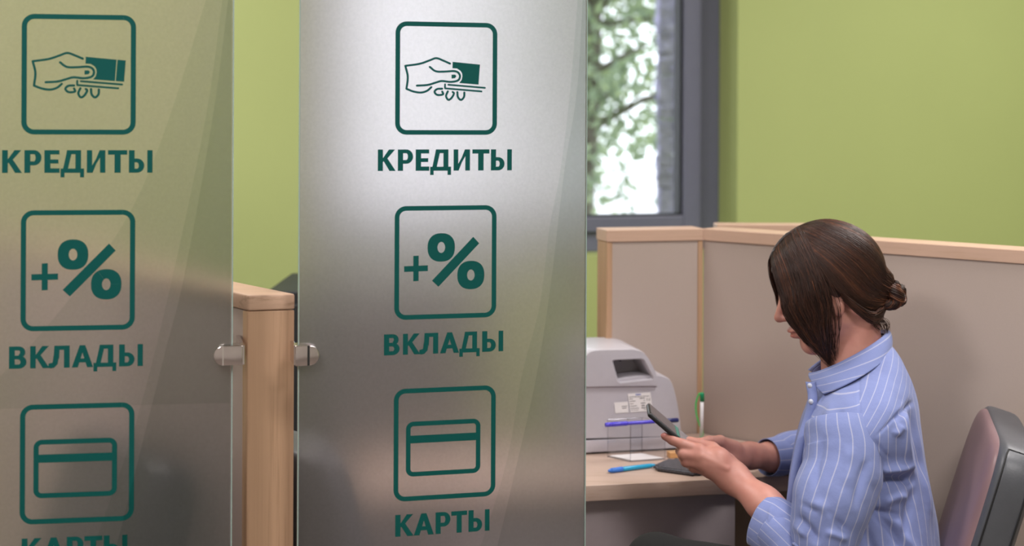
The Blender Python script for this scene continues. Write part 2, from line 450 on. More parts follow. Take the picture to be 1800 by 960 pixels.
# ================================================================== PARTITIONS
ZP = 1.190
pc_ = W(1236, 430, 3.12)[:2]              # inner corner, room face
TH_B = math.radians(14); dB = np.array([math.cos(TH_B), math.sin(TH_B)])
def partition(name, p0, p1, nrm, label, thick=0.07, end0=False, end1=False, z0=0.0, ztop=ZP, cap_h=0.026, trim=0.012):
    """wall-like screen from p0 to p1 (room face line); nrm points to the room"""
    p0 = np.array(p0); p1 = np.array(p1); d = p1-p0; L = np.linalg.norm(d); d /= L
    nrm = np.array(nrm, float); nrm -= d*np.dot(nrm, d); nrm /= np.linalg.norm(nrm)
    mid = (p0+p1)/2 - nrm*thick/2
    root = empty(name, v3(mid, z0), label, 'partition')
    a = trim if end0 else 0; b = trim if end1 else 0
    c = mid + d*(a-b)/2
    MB().box(v3(c, (z0+ztop-cap_h)/2), ((L-a-b)/2, thick/2-0.002, (ztop-cap_h-z0)/2), v3(d, 0), v3(-nrm, 0), Z3).build('board', M['board'], root)
    MB().box(v3(mid, ztop-cap_h/2), (L/2+0.002, thick/2+0.002, cap_h/2), v3(d, 0), v3(-nrm, 0), Z3, 0.0012, 1).build('top_cap', M['wood_cap'], root)
    for flag, e, s in ((end0, p0, 1), (end1, p1, -1)):
        if flag:
            cc = e + d*s*trim/2 - nrm*thick/2
            MB().box(v3(cc, (z0+ztop-cap_h)/2), (trim/2, thick/2, (ztop-cap_h-z0)/2), v3(d, 0), v3(-nrm, 0), Z3, 0.001, 1).build('end_trim', M['woodv'], root)
    return root
pl_ = on_line(1067, pc_, dB)
pb = partition('office_partition', pl_, pc_, (0, -1), 'short beige office partition behind the banknote counter, with a wooden end post', end0=True, end1=True)
pr_ = W(1800, 480, 2.65)[:2]
dR = pr_-pc_; dR /= np.linalg.norm(dR)
pr_far = pc_ + dR*1.6
partition('office_partition', pc_, pr_far, (-1, -1), 'long beige office partition with wooden top cap behind the seated woman')
q0 = W(1262, 430, 3.235)[:2]; q1 = W(1500, 430, 3.235)[:2]
partition('office_partition', q0, q1, (0, -1), 'low partition whose wooden top just shows beyond the long partition left of the hair', thick=0.06)
# near partition with the wide wooden end post, between the glass panels
YP = 2.12
e0 = W(435, 600, YP)[:2]
TH_E = math.radians(16); dE = np.array([math.cos(TH_E), math.sin(TH_E)])
e1 = on_line(517.5, e0, dE, 600)
wE = np.linalg.norm(e1-e0)
dL = np.array([-0.62, 0.785])               # recedes to the left behind the left glass
post = empty('partition_post', v3((e0+e1)/2, 0), 'beech laminate partition end post with wooden cap, between the two glass panels', 'partition')
zcap = z_at(519, YP, 470); zcb = z_at(548, YP, 470)
LL = 1.35
def quad_prism(pts, z0, z1):
    o = [v3(p, z0) for p in pts]
    return prism(o, (0, 0, z1-z0))
back0 = e0 + dL*LL; back1 = e1 + dL*LL
def bevelled(v, f, name, mat, par, bev=0.002):
    o = mesh(name, v, f, mat, par)
    bm = bmesh.new(); bm.from_mesh(o.data); bmesh.ops.recalc_face_normals(bm, faces=bm.faces)
    bmesh.ops.bevel(bm, geom=list(bm.edges), offset=bev, segments=3, profile=0.5, affect='EDGES')
    bm.to_mesh(o.data); bm.free(); return autosmooth(o, 50)
bevelled(*quad_prism([e0, e1, e1+dL*0.016, e0+dL*0.016], 0, zcb), 'end_trim', M['woodv'], post, 0.0015)
bevelled(*quad_prism([e0+dL*0.016+dE*0.003, e1+dL*0.016-dE*0.003, back1-dE*0.003, back0+dE*0.003], 0, zcb), 'board', M['board'], post, 0.0008)
bevelled(*quad_prism([e0-dL*0.002, e1-dL*0.002, back1, back0], zcb+0.001, zcap), 'top_cap', M['woodh'], post, 0.003)

# cabinets far behind the gap and the middle glass
M['warm_metal'] = plain('warm_grey_cabinet', lin(98, 92, 90), 0.5)
def cabinet(x0, x1, Yc, nd, mat, label):
    cz = z_at(512, Yc, 500); ca = W(x0, 512, Yc)[0]; cb2 = W(x1, 512, Yc)[0]
    cab = empty('cabinet', ((ca+cb2)/2, Yc+.19, 0), label, 'cabinet')
    MB().box(((ca+cb2)/2, Yc+.19, cz/2+0.02), ((cb2-ca)/2, 0.19, cz/2-0.02), bev=0.004).build('body', mat, cab)
    for q_ in range(nd):
        wd_ = (cb2-ca)/nd; cx = ca+wd_*(q_+.5); s = 1 if q_ % 2 else -1
        dr = MB().box((cx, Yc-.007, cz/2+0.02), (wd_/2-0.002, 0.008, cz/2-0.05), bev=0.002).build('door', mat, cab)
        MB().box((cx-s*wd_*.3, Yc-.025, cz*0.6), (0.004, 0.01, 0.05), bev=0.002).build('handle', M['steel'], dr)
    MB().box(((ca+cb2)/2, Yc+.19, 0.02), ((cb2-ca)/2-0.02, 0.17, 0.02)).build('plinth', M['black_plastic'], cab)
cabinet(468, 590, 3.35, 1, M['dark_metal'], 'black cabinet whose top edge just shows beside the cap of the wooden post')
cabinet(594, 850, 3.36, 3, M['warm_metal'], 'warm grey cabinet seen blurred behind the middle glass panel')

# ================================================================== DESK
ZD = 0.742
pd = np.array([0.139, 2.67]); dD = np.array([0.528-0.139, 2.75-2.67]); dD /= np.linalg.norm(dD)
nD = np.array([-dD[1], dD[0]])             # away from camera
dl = on_line(640, pd, dD, 850); dr_ = on_line(1475, pd, dD, 850)
desk = empty('desk', v3((dl+dr_)/2+nD*0.3, 0), 'beech topped desk carrying the banknote counter, with grey panels below', 'desk')
DEP = 0.60
nR = np.array([dR[1], -dR[0]])
if nR[1] > 0: nR = -nR                     # towards the room
def cross2(p, d, q, e):
    t = ((q[0]-p[0])*e[1]-(q[1]-p[1])*e[0])/(d[0]*e[1]-d[1]*e[0]); return p+d*t
gap = 0.003
cr = cross2(pd, dD, pc_+nR*gap, dR)
if np.dot(cr-dl, dD) > np.dot(dr_-dl, dD):
    front_r = dr_; side_r = cross2(dr_, nD, pc_+nR*gap, dR); right_pts = [front_r, side_r]
else: right_pts = [cr]
bcor = cross2(pc_+nR*gap, dR, pc_-np.array([-dB[1], dB[0]])*gap, dB)
bleft = cross2(dl, nD, pc_-np.array([-dB[1], dB[0]])*gap, dB)
top = [dl] + right_pts + [bcor, bleft]
bevelled(*quad_prism(top, ZD-0.030, ZD), 'desk_top', M['desk'], desk, 0.0015)
g0 = dl+dD*0.03+nD*0.05; g1 = on_line(1289, pd+nD*0.05, dD, 900)
hz = (ZD-0.031-0.05)/2
MB().box(v3((g0+g1)/2, hz+0.05), (np.linalg.norm(g1-g0)/2, 0.009, hz), v3(dD, 0), v3(nD, 0), Z3).build('modesty_panel', M['grey_board'], desk)
for c, hl in ((dl+dD*0.02+nD*0.17, 0.10), (g1-dD*0.01+nD*0.13, 0.068)):
    MB().box(v3(c, (ZD-0.031)/2), (0.009, hl, (ZD-0.031)/2), v3(dD, 0), v3(nD, 0), Z3).build('side_panel', M['grey_board'], desk)

# ================================================================== GLASS PANELS
def letter_shapes():
    """convex pieces, y up, cap height 1"""
    s = 0.25
    L = {}
    def R(x0, y0, x1, y1): return [(x0, y0), (x1, y0), (x1, y1), (x0, y1)]
    def arc(cx, cy, ro, ri_x, ri_y, a0, a1, n=14, rx=None):
        out = []
        rx = rx or ro
        for i in range(n):
            t0 = math.radians(a0+(a1-a0)*i/n); t1 = math.radians(a0+(a1-a0)*(i+1)/n)
            out.append([(cx+rx*math.cos(t0), cy+ro*math.sin(t0)), (cx+rx*math.cos(t1), cy+ro*math.sin(t1)),
                        (cx+ri_x*math.cos(t1), cy+ri_y*math.sin(t1)), (cx+ri_x*math.cos(t0), cy+ri_y*math.sin(t0))])
        return out
    L['К'] = (0.86, [R(0, 0, s, 1), [(s, .42), (s, .60), (.54, 1), (.84, 1), (.42, .53)], [(.28, .46), (.46, .60), (.87, 0), (.57, 0)]])
    L['Р'] = (0.72, [R(0, 0, s, 1), R(s, .82, .40, 1), R(s, .33, .40, .51)] + arc(.40, .665, .335, .07, .155, -90, 90, 14, .32))
    L['Е'] = (0.63, [R(0, 0, s, 1), R(s, 0, .63, .20), R(s, .41, .58, .59), R(s, .81, .62, 1)])
    L['Д'] = (1.0, [R(0, -.20, .17, .18), R(.83, -.20, 1.0, .18), R(0, 0, 1, .19), R(.63, .19, .87, 1), R(.27, .82, .87, 1),
                    [(.10, .15), (.31, .15), (.46, .82), (.27, 1), (.24, .82)]])
    L['И'] = (0.80, [R(0, 0, .23, 1), R(.57, 0, .80, 1), [(.18, 0), (.18, .24), (.62, 1), (.62, .76)], [(0.15, 0), (.25, 0), (.65, 1), (.55, 1)]])
    L['Т'] = (0.78, [R(0, .80, .78, 1), R(.265, 0, .515, .82)])
    L['Ы'] = (1.03, [R(0, 0, s, 1), R(.80, 0, 1.03, 1), R(s, 0, .36, .18), R(s, .46, .36, .63)] + arc(.36, .315, .315, .07, .135, -90, 90, 14, .31))
    L['В'] = (0.76, [R(0, 0, s, 1), R(s, 0, .42, .19), R(s, .42, .42, .59), R(s, .82, .42, 1)] + arc(.42, .295, .295, .07, .105, -90, 90, 14, .33)
                    + arc(.42, .735, .265, .05, .09, -90, 90, 14, .28))
    L['Л'] = (0.86, [R(.62, 0, .86, 1), R(.22, .81, .86, 1), [(.20, .60), (.22, 1), (.44, .82), (.42, .40)], [(.12, .05), (.20, .62), (.43, .62), (.36, .16)],
                    [(-.02, .01), (-.02, .20), (.16, .24), (.35, .16), (.22, .01), (.08, -.02)]])
    L['А'] = (0.92, [[(0, 0), (.26, 0), (.56, 1), (.34, 1)], [(.66, 0), (.92, 0), (.58, 1), (.36, 1)], R(.22, .22, .70, .40)])
    return L
LET = letter_shapes()
S_FLIP = 1
class Panel:
    def __init__(s, cx, Y, theta, x0, x1, zlo, zhi, label):
        """cx: image column of the print centre, Y its depth; x0,x1 image columns of the edges"""
        s.d = np.array([math.cos(theta), math.sin(theta)]); s.n = np.array([s.d[1], -s.d[0]])
        s.c = W(cx, 480, Y)[:2]; s.Y = Y
        s.t0 = np.dot(on_line(x0, s.c, s.d)-s.c, s.d); s.t1 = np.dot(on_line(x1, s.c, s.d)-s.c, s.d)
        s.z0, s.z1 = zlo, zhi
        m = s.pt((s.t0+s.t1)/2, zlo, 0)
        s.root = empty('glass_screen', m, label, 'glass panel')
        TH = 0.008
        c = s.pt((s.t0+s.t1)/2, (zlo+zhi)/2, -TH/2)
        MB().box(c, ((s.t1-s.t0)/2-0.0008, TH/2, (zhi-zlo)/2), v3(s.d, 0), v3(-s.n, 0), Z3).build('pane', M['frost'], s.root)
        for t in (s.t0, s.t1):
            q = s.pt(t, (zlo+zhi)/2, -TH/2)
            MB().box(q, (0.0008, TH/2, (zhi-zlo)/2), v3(s.d, 0), v3(-s.n, 0), Z3).build('polished_edge', M['glass_edge'], s.root)
    def pt(s, t, z, off): q = s.c + s.d*t + s.n*off; return v3(q, z)
    def px(s, px, py):
        a = W(px, py, 1.0); t = (a[0]*s.c[1]-s.c[0])/(s.d[0]-a[0]*s.d[1]); q = s.c+s.d*t
        z = H - (H-a[2])*q[1]
        return t, z
    def poly(s, polys, name, mat, off=0.0006):
        v = []; f = []
        for i, p in enumerate(polys):
            b = len(v); v += [s.pt(t, z, off+(i % 60)*8e-6) for (t, z) in p]; f.append(tuple(range(b, b+len(p))))
        return mesh(name, np.array(v), f, mat, s.root)
def rrect(x0, y0, x1, y1, r, th, n=8):
    def ring(x0, y0, x1, y1, r):
        out = []
        for (cx, cy, a) in ((x1-r, y0+r, -90), (x1-r, y1-r, 0), (x0+r, y1-r, 90), (x0+r, y0+r, 180)):
            for i in range(n+1):
                t = math.radians(a+90*i/n); out.append((cx+r*math.cos(t), cy+r*math.sin(t)))
        return out
    A = ring(x0, y0, x1, y1, r); B = ring(x0+th, y0+th, x1-th, y1-th, max(r-th, 1))
    return [[A[i], A[(i+1) % len(A)], B[(i+1) % len(A)], B[i]] for i in range(len(A))]
def stroke(pts, w, n=10):
    out = []
    for (a, b) in zip(pts[:-1], pts[1:]):
        dx, dy = b[0]-a[0], b[1]-a[1]; L = math.hypot(dx, dy) or 1; nx, ny = -dy/L*w/2, dx/L*w/2
        out.append([(a[0]+nx, a[1]+ny), (b[0]+nx, b[1]+ny), (b[0]-nx, b[1]-ny), (a[0]-nx, a[1]-ny)])
    for p in pts:
        out.append([(p[0]+w/2*math.cos(2*math.pi*i/n), p[1]+w/2*math.sin(2*math.pi*i/n)) for i in range(n)])
    return out
def smooth_pts(pts, k=5):
    P_ = np.array(pts, float); out = []
    Q = np.concatenate([[2*P_[0]-P_[1]], P_, [2*P_[-1]-P_[-2]]])
    for i in range(1, len(Q)-2):
        for j in range(k):
            t = j/k
            out.append(0.5*((2*Q[i])+(-Q[i-1]+Q[i+1])*t+(2*Q[i-1]-5*Q[i]+4*Q[i+1]-Q[i+2])*t*t+(-Q[i-1]+3*Q[i]-3*Q[i+1]+Q[i+2])*t**3))
    out.append(P_[-1]); return [tuple(p) for p in out]
def ering(cx, cy, rx, ry, ix, iy, n=36):
    out = []
    for i in range(n):
        a, b = 2*math.pi*i/n, 2*math.pi*(i+1)/n
        sq = lambda v: math.copysign(abs(v)**0.85, v)
        out.append([(cx+rx*sq(math.cos(a)), cy+ry*sq(math.sin(a))), (cx+rx*sq(math.cos(b)), cy+ry*sq(math.sin(b))),
                    (cx+ix*math.cos(b), cy+iy*math.sin(b)), (cx+ix*math.cos(a), cy+iy*math.sin(a))])
    return out
def prints(pn, full_card, kx, zshift=0.0):
    """artwork measured on the middle panel (design pixels about column 783)"""
    YR = 2.153
    def D(polys):
        return [[((x-783)*YR/F*kx, H-(y-YH)*YR/F+zshift) for (x, y) in p] for p in polys]
    for (y0, y1) in ((39.5, 237.5), (362, 560.5), (681, 877.5)):
        pn.poly(D(rrect(694, y0, 873, y1, 20, 8.2)), 'icon_frame', M['teal'])
    z = lambda pts, ox=520, oy=0, s=2.823: [(x/s+ox, y/s+oy) for x, y in pts]
    # hand with cards
    hand = []
    w = 3.7
    for pts in ([(760, 317), (725, 302), (692, 291), (660, 302), (610, 320), (540, 331)], [(540, 331), (552, 385), (546, 444)],
                [(546, 444), (580, 457), (617, 462), (647, 453), (668, 435)],
                [(660, 335), (690, 356), (735, 357), (780, 354), (802, 362), (810, 380), (800, 400), (765, 408), (720, 404), (690, 412), (650, 424), (597, 428)],
                [(722, 442), (697, 444), (684, 458), (698, 473), (726, 470), (722, 456)], [(750, 455), (741, 478), (752, 497), (768, 488), (780, 466), (774, 458)],
                [(797, 458), (800, 483), (815, 497), (830, 483), (832, 460)]):
        hand += stroke(smooth_pts(z(pts)), w)
    hand += stroke(z([(736, 420), (736, 440), (918, 454)]), 3.2) + stroke(z([(752, 422), (935, 436)]), 3.2)
    hand.append(z([(768, 372), (786, 371), (792, 379), (786, 389), (768, 391)]))
    hand.append(z([(773, 308), (910, 320), (906, 372), (820, 364), (812, 352), (795, 341), (772, 340)]))
    hand.append(z([(820, 364), (906, 372), (903, 420), (806, 413), (818, 398), (822, 380)]))
    if full_card:
        hand.append(z([(914, 320), (951, 323), (944, 423), (907, 420)]))
    pn.poly(D(hand), 'hand_icon', M['teal'])
    q = lambda pts: z(pts, 520, 340, 3.0)
    pc = [q([(572, 381), (696, 379), (696, 409), (572, 411)]), q([(620, 328), (648, 327), (648, 460), (620, 461)]),
          q([(935, 233), (967, 268), (752, 493), (718, 460)])]
    pn.poly(D(pc), 'percent_icon', M['teal'])
    rr = [[(x/3+520, y/3+340) for x, y in p] for p in ering(766, 286, 72, 75, 20, 29)+ering(923, 435, 72, 75, 20, 29)]
    pn.poly(D(rr), 'percent_icon', M['teal'])
    x0, x1 = 551/2.823+520, 920/2.823+520
    yt, yb_ = 336/2.823+620, 607/2.823+620
    card = rrect(x0, yt, x1, yb_, 13, 8)
    card.append([(x0+4, 405/2.823+620), (x1-4, 405/2.823+620), (x1-4, 443/2.823+620), (x0+4, 443/2.823+620)])
    pn.poly(D(card), 'card_icon', M['teal'])
    # lettering: (text, x of each letter left edge and right edge, top y, base y)
    rows = [('КРЕДИТЫ', [(664.5, 695), (699, 725.5), (730, 753.8), (755.2, 792), (796.3, 825.3), (829.5, 859.8), (862.5, 900)], 263.2, 300.6),
            ('ВКЛАДЫ', [(676.5, 704), (709.3, 739), (738.5, 770.8), (774, 807.5), (808, 844), (848.3, 886)], 585, 621.5),
            ('КАРТЫ', [(697.3, 729), (729.5, 764.5), (767.5, 793.5), (795, 823), (825.5, 862.8)], 900.5, 938.5)]
    for txt, xs, yt, yb_ in rows:
        for ch, (xa, xb) in zip(txt, xs):
            wd, polys = LET[ch]
            sx = (xb-xa)/wd; h = yb_-yt
            pn.poly(D([[(xa+x*sx, yb_-y*h) for x, y in p] for p in polys]), 'letter', M['teal'])
GM = Panel(783, 2.153, math.radians(13.8), 525.5, 1030.5, 0.62, 1.98, 'frosted glass panel in the middle, printed with teal icons and words')
GL = Panel(137, 2.02, math.radians(8.7), -170, 408.5, 0.62, 1.98, 'frosted glass panel at the left, printed with teal icons and words, partly cut off')
prints(GM, False, 1/0.982)
prints(GL, True, 1/0.982)
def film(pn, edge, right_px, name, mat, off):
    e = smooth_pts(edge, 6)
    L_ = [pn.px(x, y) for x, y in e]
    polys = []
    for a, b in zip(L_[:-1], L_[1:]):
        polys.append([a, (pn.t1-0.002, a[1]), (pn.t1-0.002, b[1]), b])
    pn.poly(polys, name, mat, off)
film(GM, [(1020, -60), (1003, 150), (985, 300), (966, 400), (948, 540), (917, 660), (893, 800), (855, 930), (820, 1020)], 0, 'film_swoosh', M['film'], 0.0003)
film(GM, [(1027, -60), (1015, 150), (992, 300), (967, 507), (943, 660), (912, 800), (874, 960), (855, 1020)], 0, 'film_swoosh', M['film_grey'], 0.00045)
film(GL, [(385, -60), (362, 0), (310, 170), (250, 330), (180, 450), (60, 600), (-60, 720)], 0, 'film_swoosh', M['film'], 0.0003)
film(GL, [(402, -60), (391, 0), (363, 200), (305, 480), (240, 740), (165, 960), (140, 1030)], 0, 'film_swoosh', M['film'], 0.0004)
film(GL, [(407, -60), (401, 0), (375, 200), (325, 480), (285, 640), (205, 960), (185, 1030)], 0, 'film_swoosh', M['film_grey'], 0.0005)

# clamps
def clamp(pn, pxa, pxb, round_left, label, py=624, hpx=35):
    ta, z = pn.px(pxa, py); tb, _ = pn.px(pxb, py)
    r = hpx/2/F*pn.Y
    root = empty('glass_clamp', pn.pt((ta+tb)/2, z-r, 0.006), label, 'clamp')
    def stad(off0, off1, grow=0.0, name='plate', mat=M['steel'], a=ta, b=tb):
        out = []
        rr = r+grow; n = 20
        if round_left:
            cx = a+r
            pts = [(b, z-rr)] + [(b, z+rr)] + [(cx+rr*math.cos(math.radians(90+180*i/n)), z+rr*math.sin(math.radians(90+180*i/n))) for i in range(n+1)]
        else:
            cx = b-r
            pts = [(a, z+rr)] + [(a, z-rr)] + [(cx+rr*math.cos(math.radians(-90+180*i/n)), z+rr*math.sin(math.radians(-90+180*i/n))) for i in range(n+1)]
        o3 = [pn.pt(t, zz_, off0) for t, zz_ in pts]
        v, f = prism(o3, v3(pn.n, 0)*(off1-off0))
        o = bevelled(v, f, name, mat, root, 0.0012)
        return o
    stad(0.0012, 0.0105)
    stad(-0.0175, -0.0092, name='rear_plate')
    # screw line groove and through bolt
    tm = ta+r*0.95 if round_left else tb-r*1.05
    MB().box(pn.pt(tm, z, 0.0107), (0.0008 if round_left else 0.0016, 0.0004, r*0.97), v3(pn.d, 0), v3(-pn.n, 0), Z3).build('seam', M['steel_edge'] if round_left else M['black_plastic'], root)
    # bracket to the post behind
    return root, z, r
cl, z1_, r1_ = clamp(GL, 376, 427, True, 'rounded steel clamp gripping the left glass panel, fixed to the wooden post')
cm, z2_, r2_ = clamp(GM, 518, 560, False, 'rounded steel clamp gripping the middle glass panel, fixed to the wooden post')
# side plates that turn back onto the post
p_a = np.array(GL.pt(GL.px(427, 624)[0], z1_, 0.006)[:2]); p_b = e0 + dL*0.03
dd = p_b-p_a; LLn = np.linalg.norm(dd); dd /= LLn
MB().box(v3((p_a+p_b)/2, z1_), (LLn/2+0.002, 0.003, r1_*0.98), v3(dd, 0), (-dd[1], dd[0], 0), Z3, 0.0008).build('bracket', M['steel'], cl)
p_a = np.array(GM.pt(GM.px(519, 624)[0], z2_, 0.002)[:2]); p_b = e1 + dL*0.012+np.array([0.001, 0])
dd = p_b-p_a; LLn = np.linalg.norm(dd); dd /= LLn
MB().box(v3((p_a+p_b)/2, z2_), (LLn/2+0.002, 0.0025, r2_*0.98), v3(dd, 0), (-dd[1], dd[0], 0), Z3, 0.0008).build('bracket', M['steel'], cm)
# ================================================================== CHAIRS
def make_chair(label, front_mat, side_mat):
    """upholstered office chair facing -x, origin on the floor"""
    root = empty('office_chair', (0, 0, 0), label, 'chair')
    BW, T = 0.21, 0.036                      # half width, half thickness
    lean = math.radians(16.5); up = np.array([math.sin(lean), 0, math.cos(lean)]); fw = np.array([-math.cos(lean), 0, math.sin(lean)])
    base = np.array([0.17, 0, 0.44]); Hh = 0.245
    c = base + up*Hh
    # cushion body: rounded slab, softer crown at the top
    nu, nv = 40, 28; V = []; Fc = []
    def slab(cc, hw, hh, ht, e1=0.34, e2=0.22):
        v = []; f = []
        for i in range(nu+1):
            a = -math.pi/2 + math.pi*i/nu
            for j in range(nv*2):
                b = 2*math.pi*j/(nv*2)
                g = lambda q, e: math.copysign(abs(q)**e, q)
                ca = g(math.cos(a), e2)
                x = ht*ca*g(math.cos(b), e1); y = hw*ca*g(math.sin(b), e1); z = hh*g(math.sin(a), e2)
                y *= 1 - 0.05*max(0, z/hh)**3
                v.append(cc + fw*x + np.array([0, 1, 0])*y + up*z)
        n = nv*2
        for i in range(nu):
            for j in range(n):
                k = (j+1) % n; f.append((i*n+j, i*n+k, (i+1)*n+k, (i+1)*n+j))
        return v, f
    v, f = slab(c, BW, Hh, T)
    mesh('backrest', v, f, side_mat, root, True)
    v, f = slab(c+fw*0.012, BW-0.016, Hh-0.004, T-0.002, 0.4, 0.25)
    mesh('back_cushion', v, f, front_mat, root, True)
    for sy in (-1, 1):
        for sx in (-1, 1):
            pts = []
            for k in range(44):
                t = k/43; q = min(1, t/0.8); z = Hh*(-.95+1.92*q)
                s_ = min(.9999, abs(z/Hh)**(1/.22)); cc = math.sqrt(1-s_*s_)**.22
                x = sx*T*.62*cc*(1 if t < .8 else 1-(t-.8)/.2)
                pts.append(c + fw*x + np.array([0, sy*(BW*cc*.995*(1-0.05*max(0, z/Hh)**3)), 0]) + up*z)
            MB().tube(pts, 0.0015, 6).build('piping', M['thread'], root, True)
    mb = MB(); mb.box((-0.06, 0, 0.445), (0.23, 0.21, 0.045), bev=0.03, seg=5)
    autosmooth(mb.build('seat', side_mat, root), 60)
    MB().box((0.16, 0, 0.42), (0.045, 0.03, 0.03), bev=0.005).build('back_bracket', M['black_plastic'], root)
    MB().tube([(-0.04, 0, 0.09), (-0.04, 0, 0.40)], 0.025, 16).build('gas_post', M['black_plastic'], root, True)
    for k in range(5):
        a = 2*math.pi*k/5+0.3; d = np.array([math.cos(a), math.sin(a), 0])
        b = np.array([-0.04, 0, 0])
        MB().tube([b+[0, 0, 0.10], b+d*0.15+[0, 0, 0.095], b+d*0.28+[0, 0, 0.07]], [0.024, 0.019, 0.014], 8).build('leg', M['black_plastic'], root, True)
        MB().tube([b+d*0.28+np.array([-d[1], d[0], 0])*0.022+[0, 0, 0.027], b+d*0.28-np.array([-d[1], d[0], 0])*0.022+[0, 0, 0.027]], 0.027, 14).build('castor', M['black_plastic'], root, True)
    return root
def copy_thing(root, loc, rz, label):
    r = root.copy(); COL.objects.link(r); r.location = loc; r.rotation_euler = (0, 0, rz); r['label'] = label
    for ch in list(root.children):
        c = ch.copy(); COL.objects.link(c); c.parent = r
        for g_ in ch.children:
            d = g_.copy(); COL.objects.link(d); d.parent = c
    return r
PSI = math.radians(9)
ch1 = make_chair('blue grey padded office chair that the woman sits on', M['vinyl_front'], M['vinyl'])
ch2 = copy_thing(ch1, (0, 0, 0), 0, 'blue grey office chair blurred behind the middle glass panel')
ch3 = copy_thing(ch1, (0, 0, 0), 0, 'dark office chair blurred behind the left glass panel')
ch1.location = (0.555, 2.505, 0); ch1.rotation_euler = (0, 0, -math.radians(14))
ch2.location = (-0.20, 2.58, 0); ch2.rotation_euler = (0, 0, math.radians(-135))
nL = np.array([-0.785, -0.62])
tb = e0+dL*0.25+nL*0.078                  # middle of the backrest top
ch3.location = (tb[0]+nL[0]*0.30, tb[1]+nL[1]*0.30, 0); ch3.rotation_euler = (0, 0, math.atan2(nL[1], nL[0])-math.pi)
for c in ch2.children:
    if c.name.startswith('back_cushion'): c.data = c.data.copy(); c.data.materials[0] = M['vinyl']
for c in ch3.children:
    c.data = c.data.copy() if c.name.startswith(('back', 'seat')) else c.data
    if c.name.startswith(('backrest', 'back_cushion', 'seat')): c.data.materials[0] = M['black_vinyl']

# ================================================================== THINGS ON THE DESK
def dpt(px, py, z=ZD):
    """point of the horizontal plane z seen at this pixel"""
    a = W(px, py, 1.0); Y = (H-z)/(H-a[2]); return np.array([a[0]*Y, Y, z])
# banknote counter: outline measured in its rear face plane
mA = dpt(1030, 812); 
YM = 2.92
m_left = W(1056, 800, YM)[:2]
dM = np.array([math.cos(math.radians(13)), math.sin(math.radians(13))]); nM = np.array([dM[1], -dM[0]])
def mpx(px, py):
    a = W(px, py, 1.0); t = (a[0]*m_left[1]-m_left[0])/(dM[0]-a[0]*dM[1]); q = m_left+dM*t
    return t, H-(H-a[2])*q[1]
def mp3(t, z, off): q = m_left+dM*t+nM*off; return v3(q, z)
mroot = empty('banknote_counter', mp3(0.075, ZD, -0.08), 'light grey banknote counting machine standing on the desk beside the middle glass panel', 'machine')
def densify(pts, r=0.0):
    return smooth_pts(pts, 4)
def loft_profile(outline, depths, name, mat):
    """outline (t,z) scaled by slices: depths = [(offset, shrink)]"""
    o = np.array(outline); c = np.array([o[:, 0].mean(), ZD]); n = len(o); v = []; f = []
    for off, sh, up in depths:
        q = (o-c)*np.array([sh, up])+c
        v += [mp3(t, z, off) for t, z in q]
    for i in range(len(depths)-1):
        for j in range(n):
            k = (j+1) % n; f.append((i*n+j, i*n+k, (i+1)*n+k, (i+1)*n+j))
    f.append(tuple(range(n))[::-1]); f.append(tuple((len(depths)-1)*n+j for j in range(n)))
    o_ = mesh(name, np.array(v), f, mat, mroot)
    bm = bmesh.new(); bm.from_mesh(o_.data); bmesh.ops.recalc_face_normals(bm, faces=bm.faces); bm.to_mesh(o_.data); bm.free()
    return autosmooth(o_, 50)
zb0 = mpx(1050, 802)[1]
# body outline (pixels): lower wide body with rounded right shoulder
body_px = [(1012, 771), (1013, 700), (1018, 672), (1032, 664), (1060, 672), (1100, 664), (1152, 659), (1172, 663), (1182, 673), (1190, 700), (1196, 735), (1199, 768)]
hump_px = [(1012, 680), (1014, 655), (1020, 632), (1034, 617), (1052, 614), (1100, 613), (1112, 613), (1128, 617), (1138, 627), (1148, 645), (1154, 659), (1157, 678)]
tz = lambda L: [mpx(x, y) for x, y in L]
def rounded(L): return smooth_pts(L, 4)
D0 = [(-0.17, .94, .97), (-0.165, .985, .99), (-0.15, 1, 1), (-0.010, 1, 1), (-0.003, .994, .996), (0.0, .982, .988)]
bo = rounded(tz(body_px))
seam_z = mpx(1100, 771)[1]
bo = [(t, max(z, seam_z)) for t, z in bo]
loft_profile(bo, D0, 'lower_body', M['machine'])
# base under the seam
bb = tz([(1013, 772), (1200, 772)]); t0_, t1_ = bb[0][0], bb[1][0]
MB().box(mp3((t0_+t1_)/2, (ZD+0.004+seam_z-0.0003)/2, -0.085), ((t1_-t0_)/2, 0.085, (seam_z-0.0003-ZD-0.004)/2), v3(dM, 0), v3(-nM, 0), Z3, 0.0015, 2).build('base', M['machine'], mroot)
MB().box(mp3((t0_+t1_)/2, ZD+0.002, -0.085), ((t1_-t0_)/2-0.008, 0.075, 0.002), v3(dM, 0), v3(-nM, 0), Z3).build('rubber_foot', M['black_plastic'], mroot)
# upper hump with an open recess: ring of the outline around the opening
ho = tz(hump_px)
ho = [(t, z) for t, z in rounded(ho)]
op = tz([(1077, 635), (1080, 633), (1125, 631), (1129, 633), (1144, 661), (1143, 665), (1090, 671), (1086, 668)])
def resample(poly, n):
    p = np.array(poly+[poly[0]]); d = np.r_[0, np.cumsum(np.linalg.norm(np.diff(p, axis=0), axis=1))]
    u = np.linspace(0, d[-1], n, endpoint=False)
    return np.stack([np.interp(u, d, p[:, 0]), np.interp(u, d, p[:, 1])], 1)
def by_angle(poly, c, n):
    p = resample(poly, 900); a = np.arctan2(p[:, 1]-c[1], p[:, 0]-c[0]); o = []
    for k in range(n):
        t = -math.pi+2*math.pi*(k+.5)/n
        i = np.argmin(np.abs(np.angle(np.exp(1j*(a-t))))); o.append(p[i])
    return np.array(o)
cc_ = np.array(op).mean(0); N_ = 96
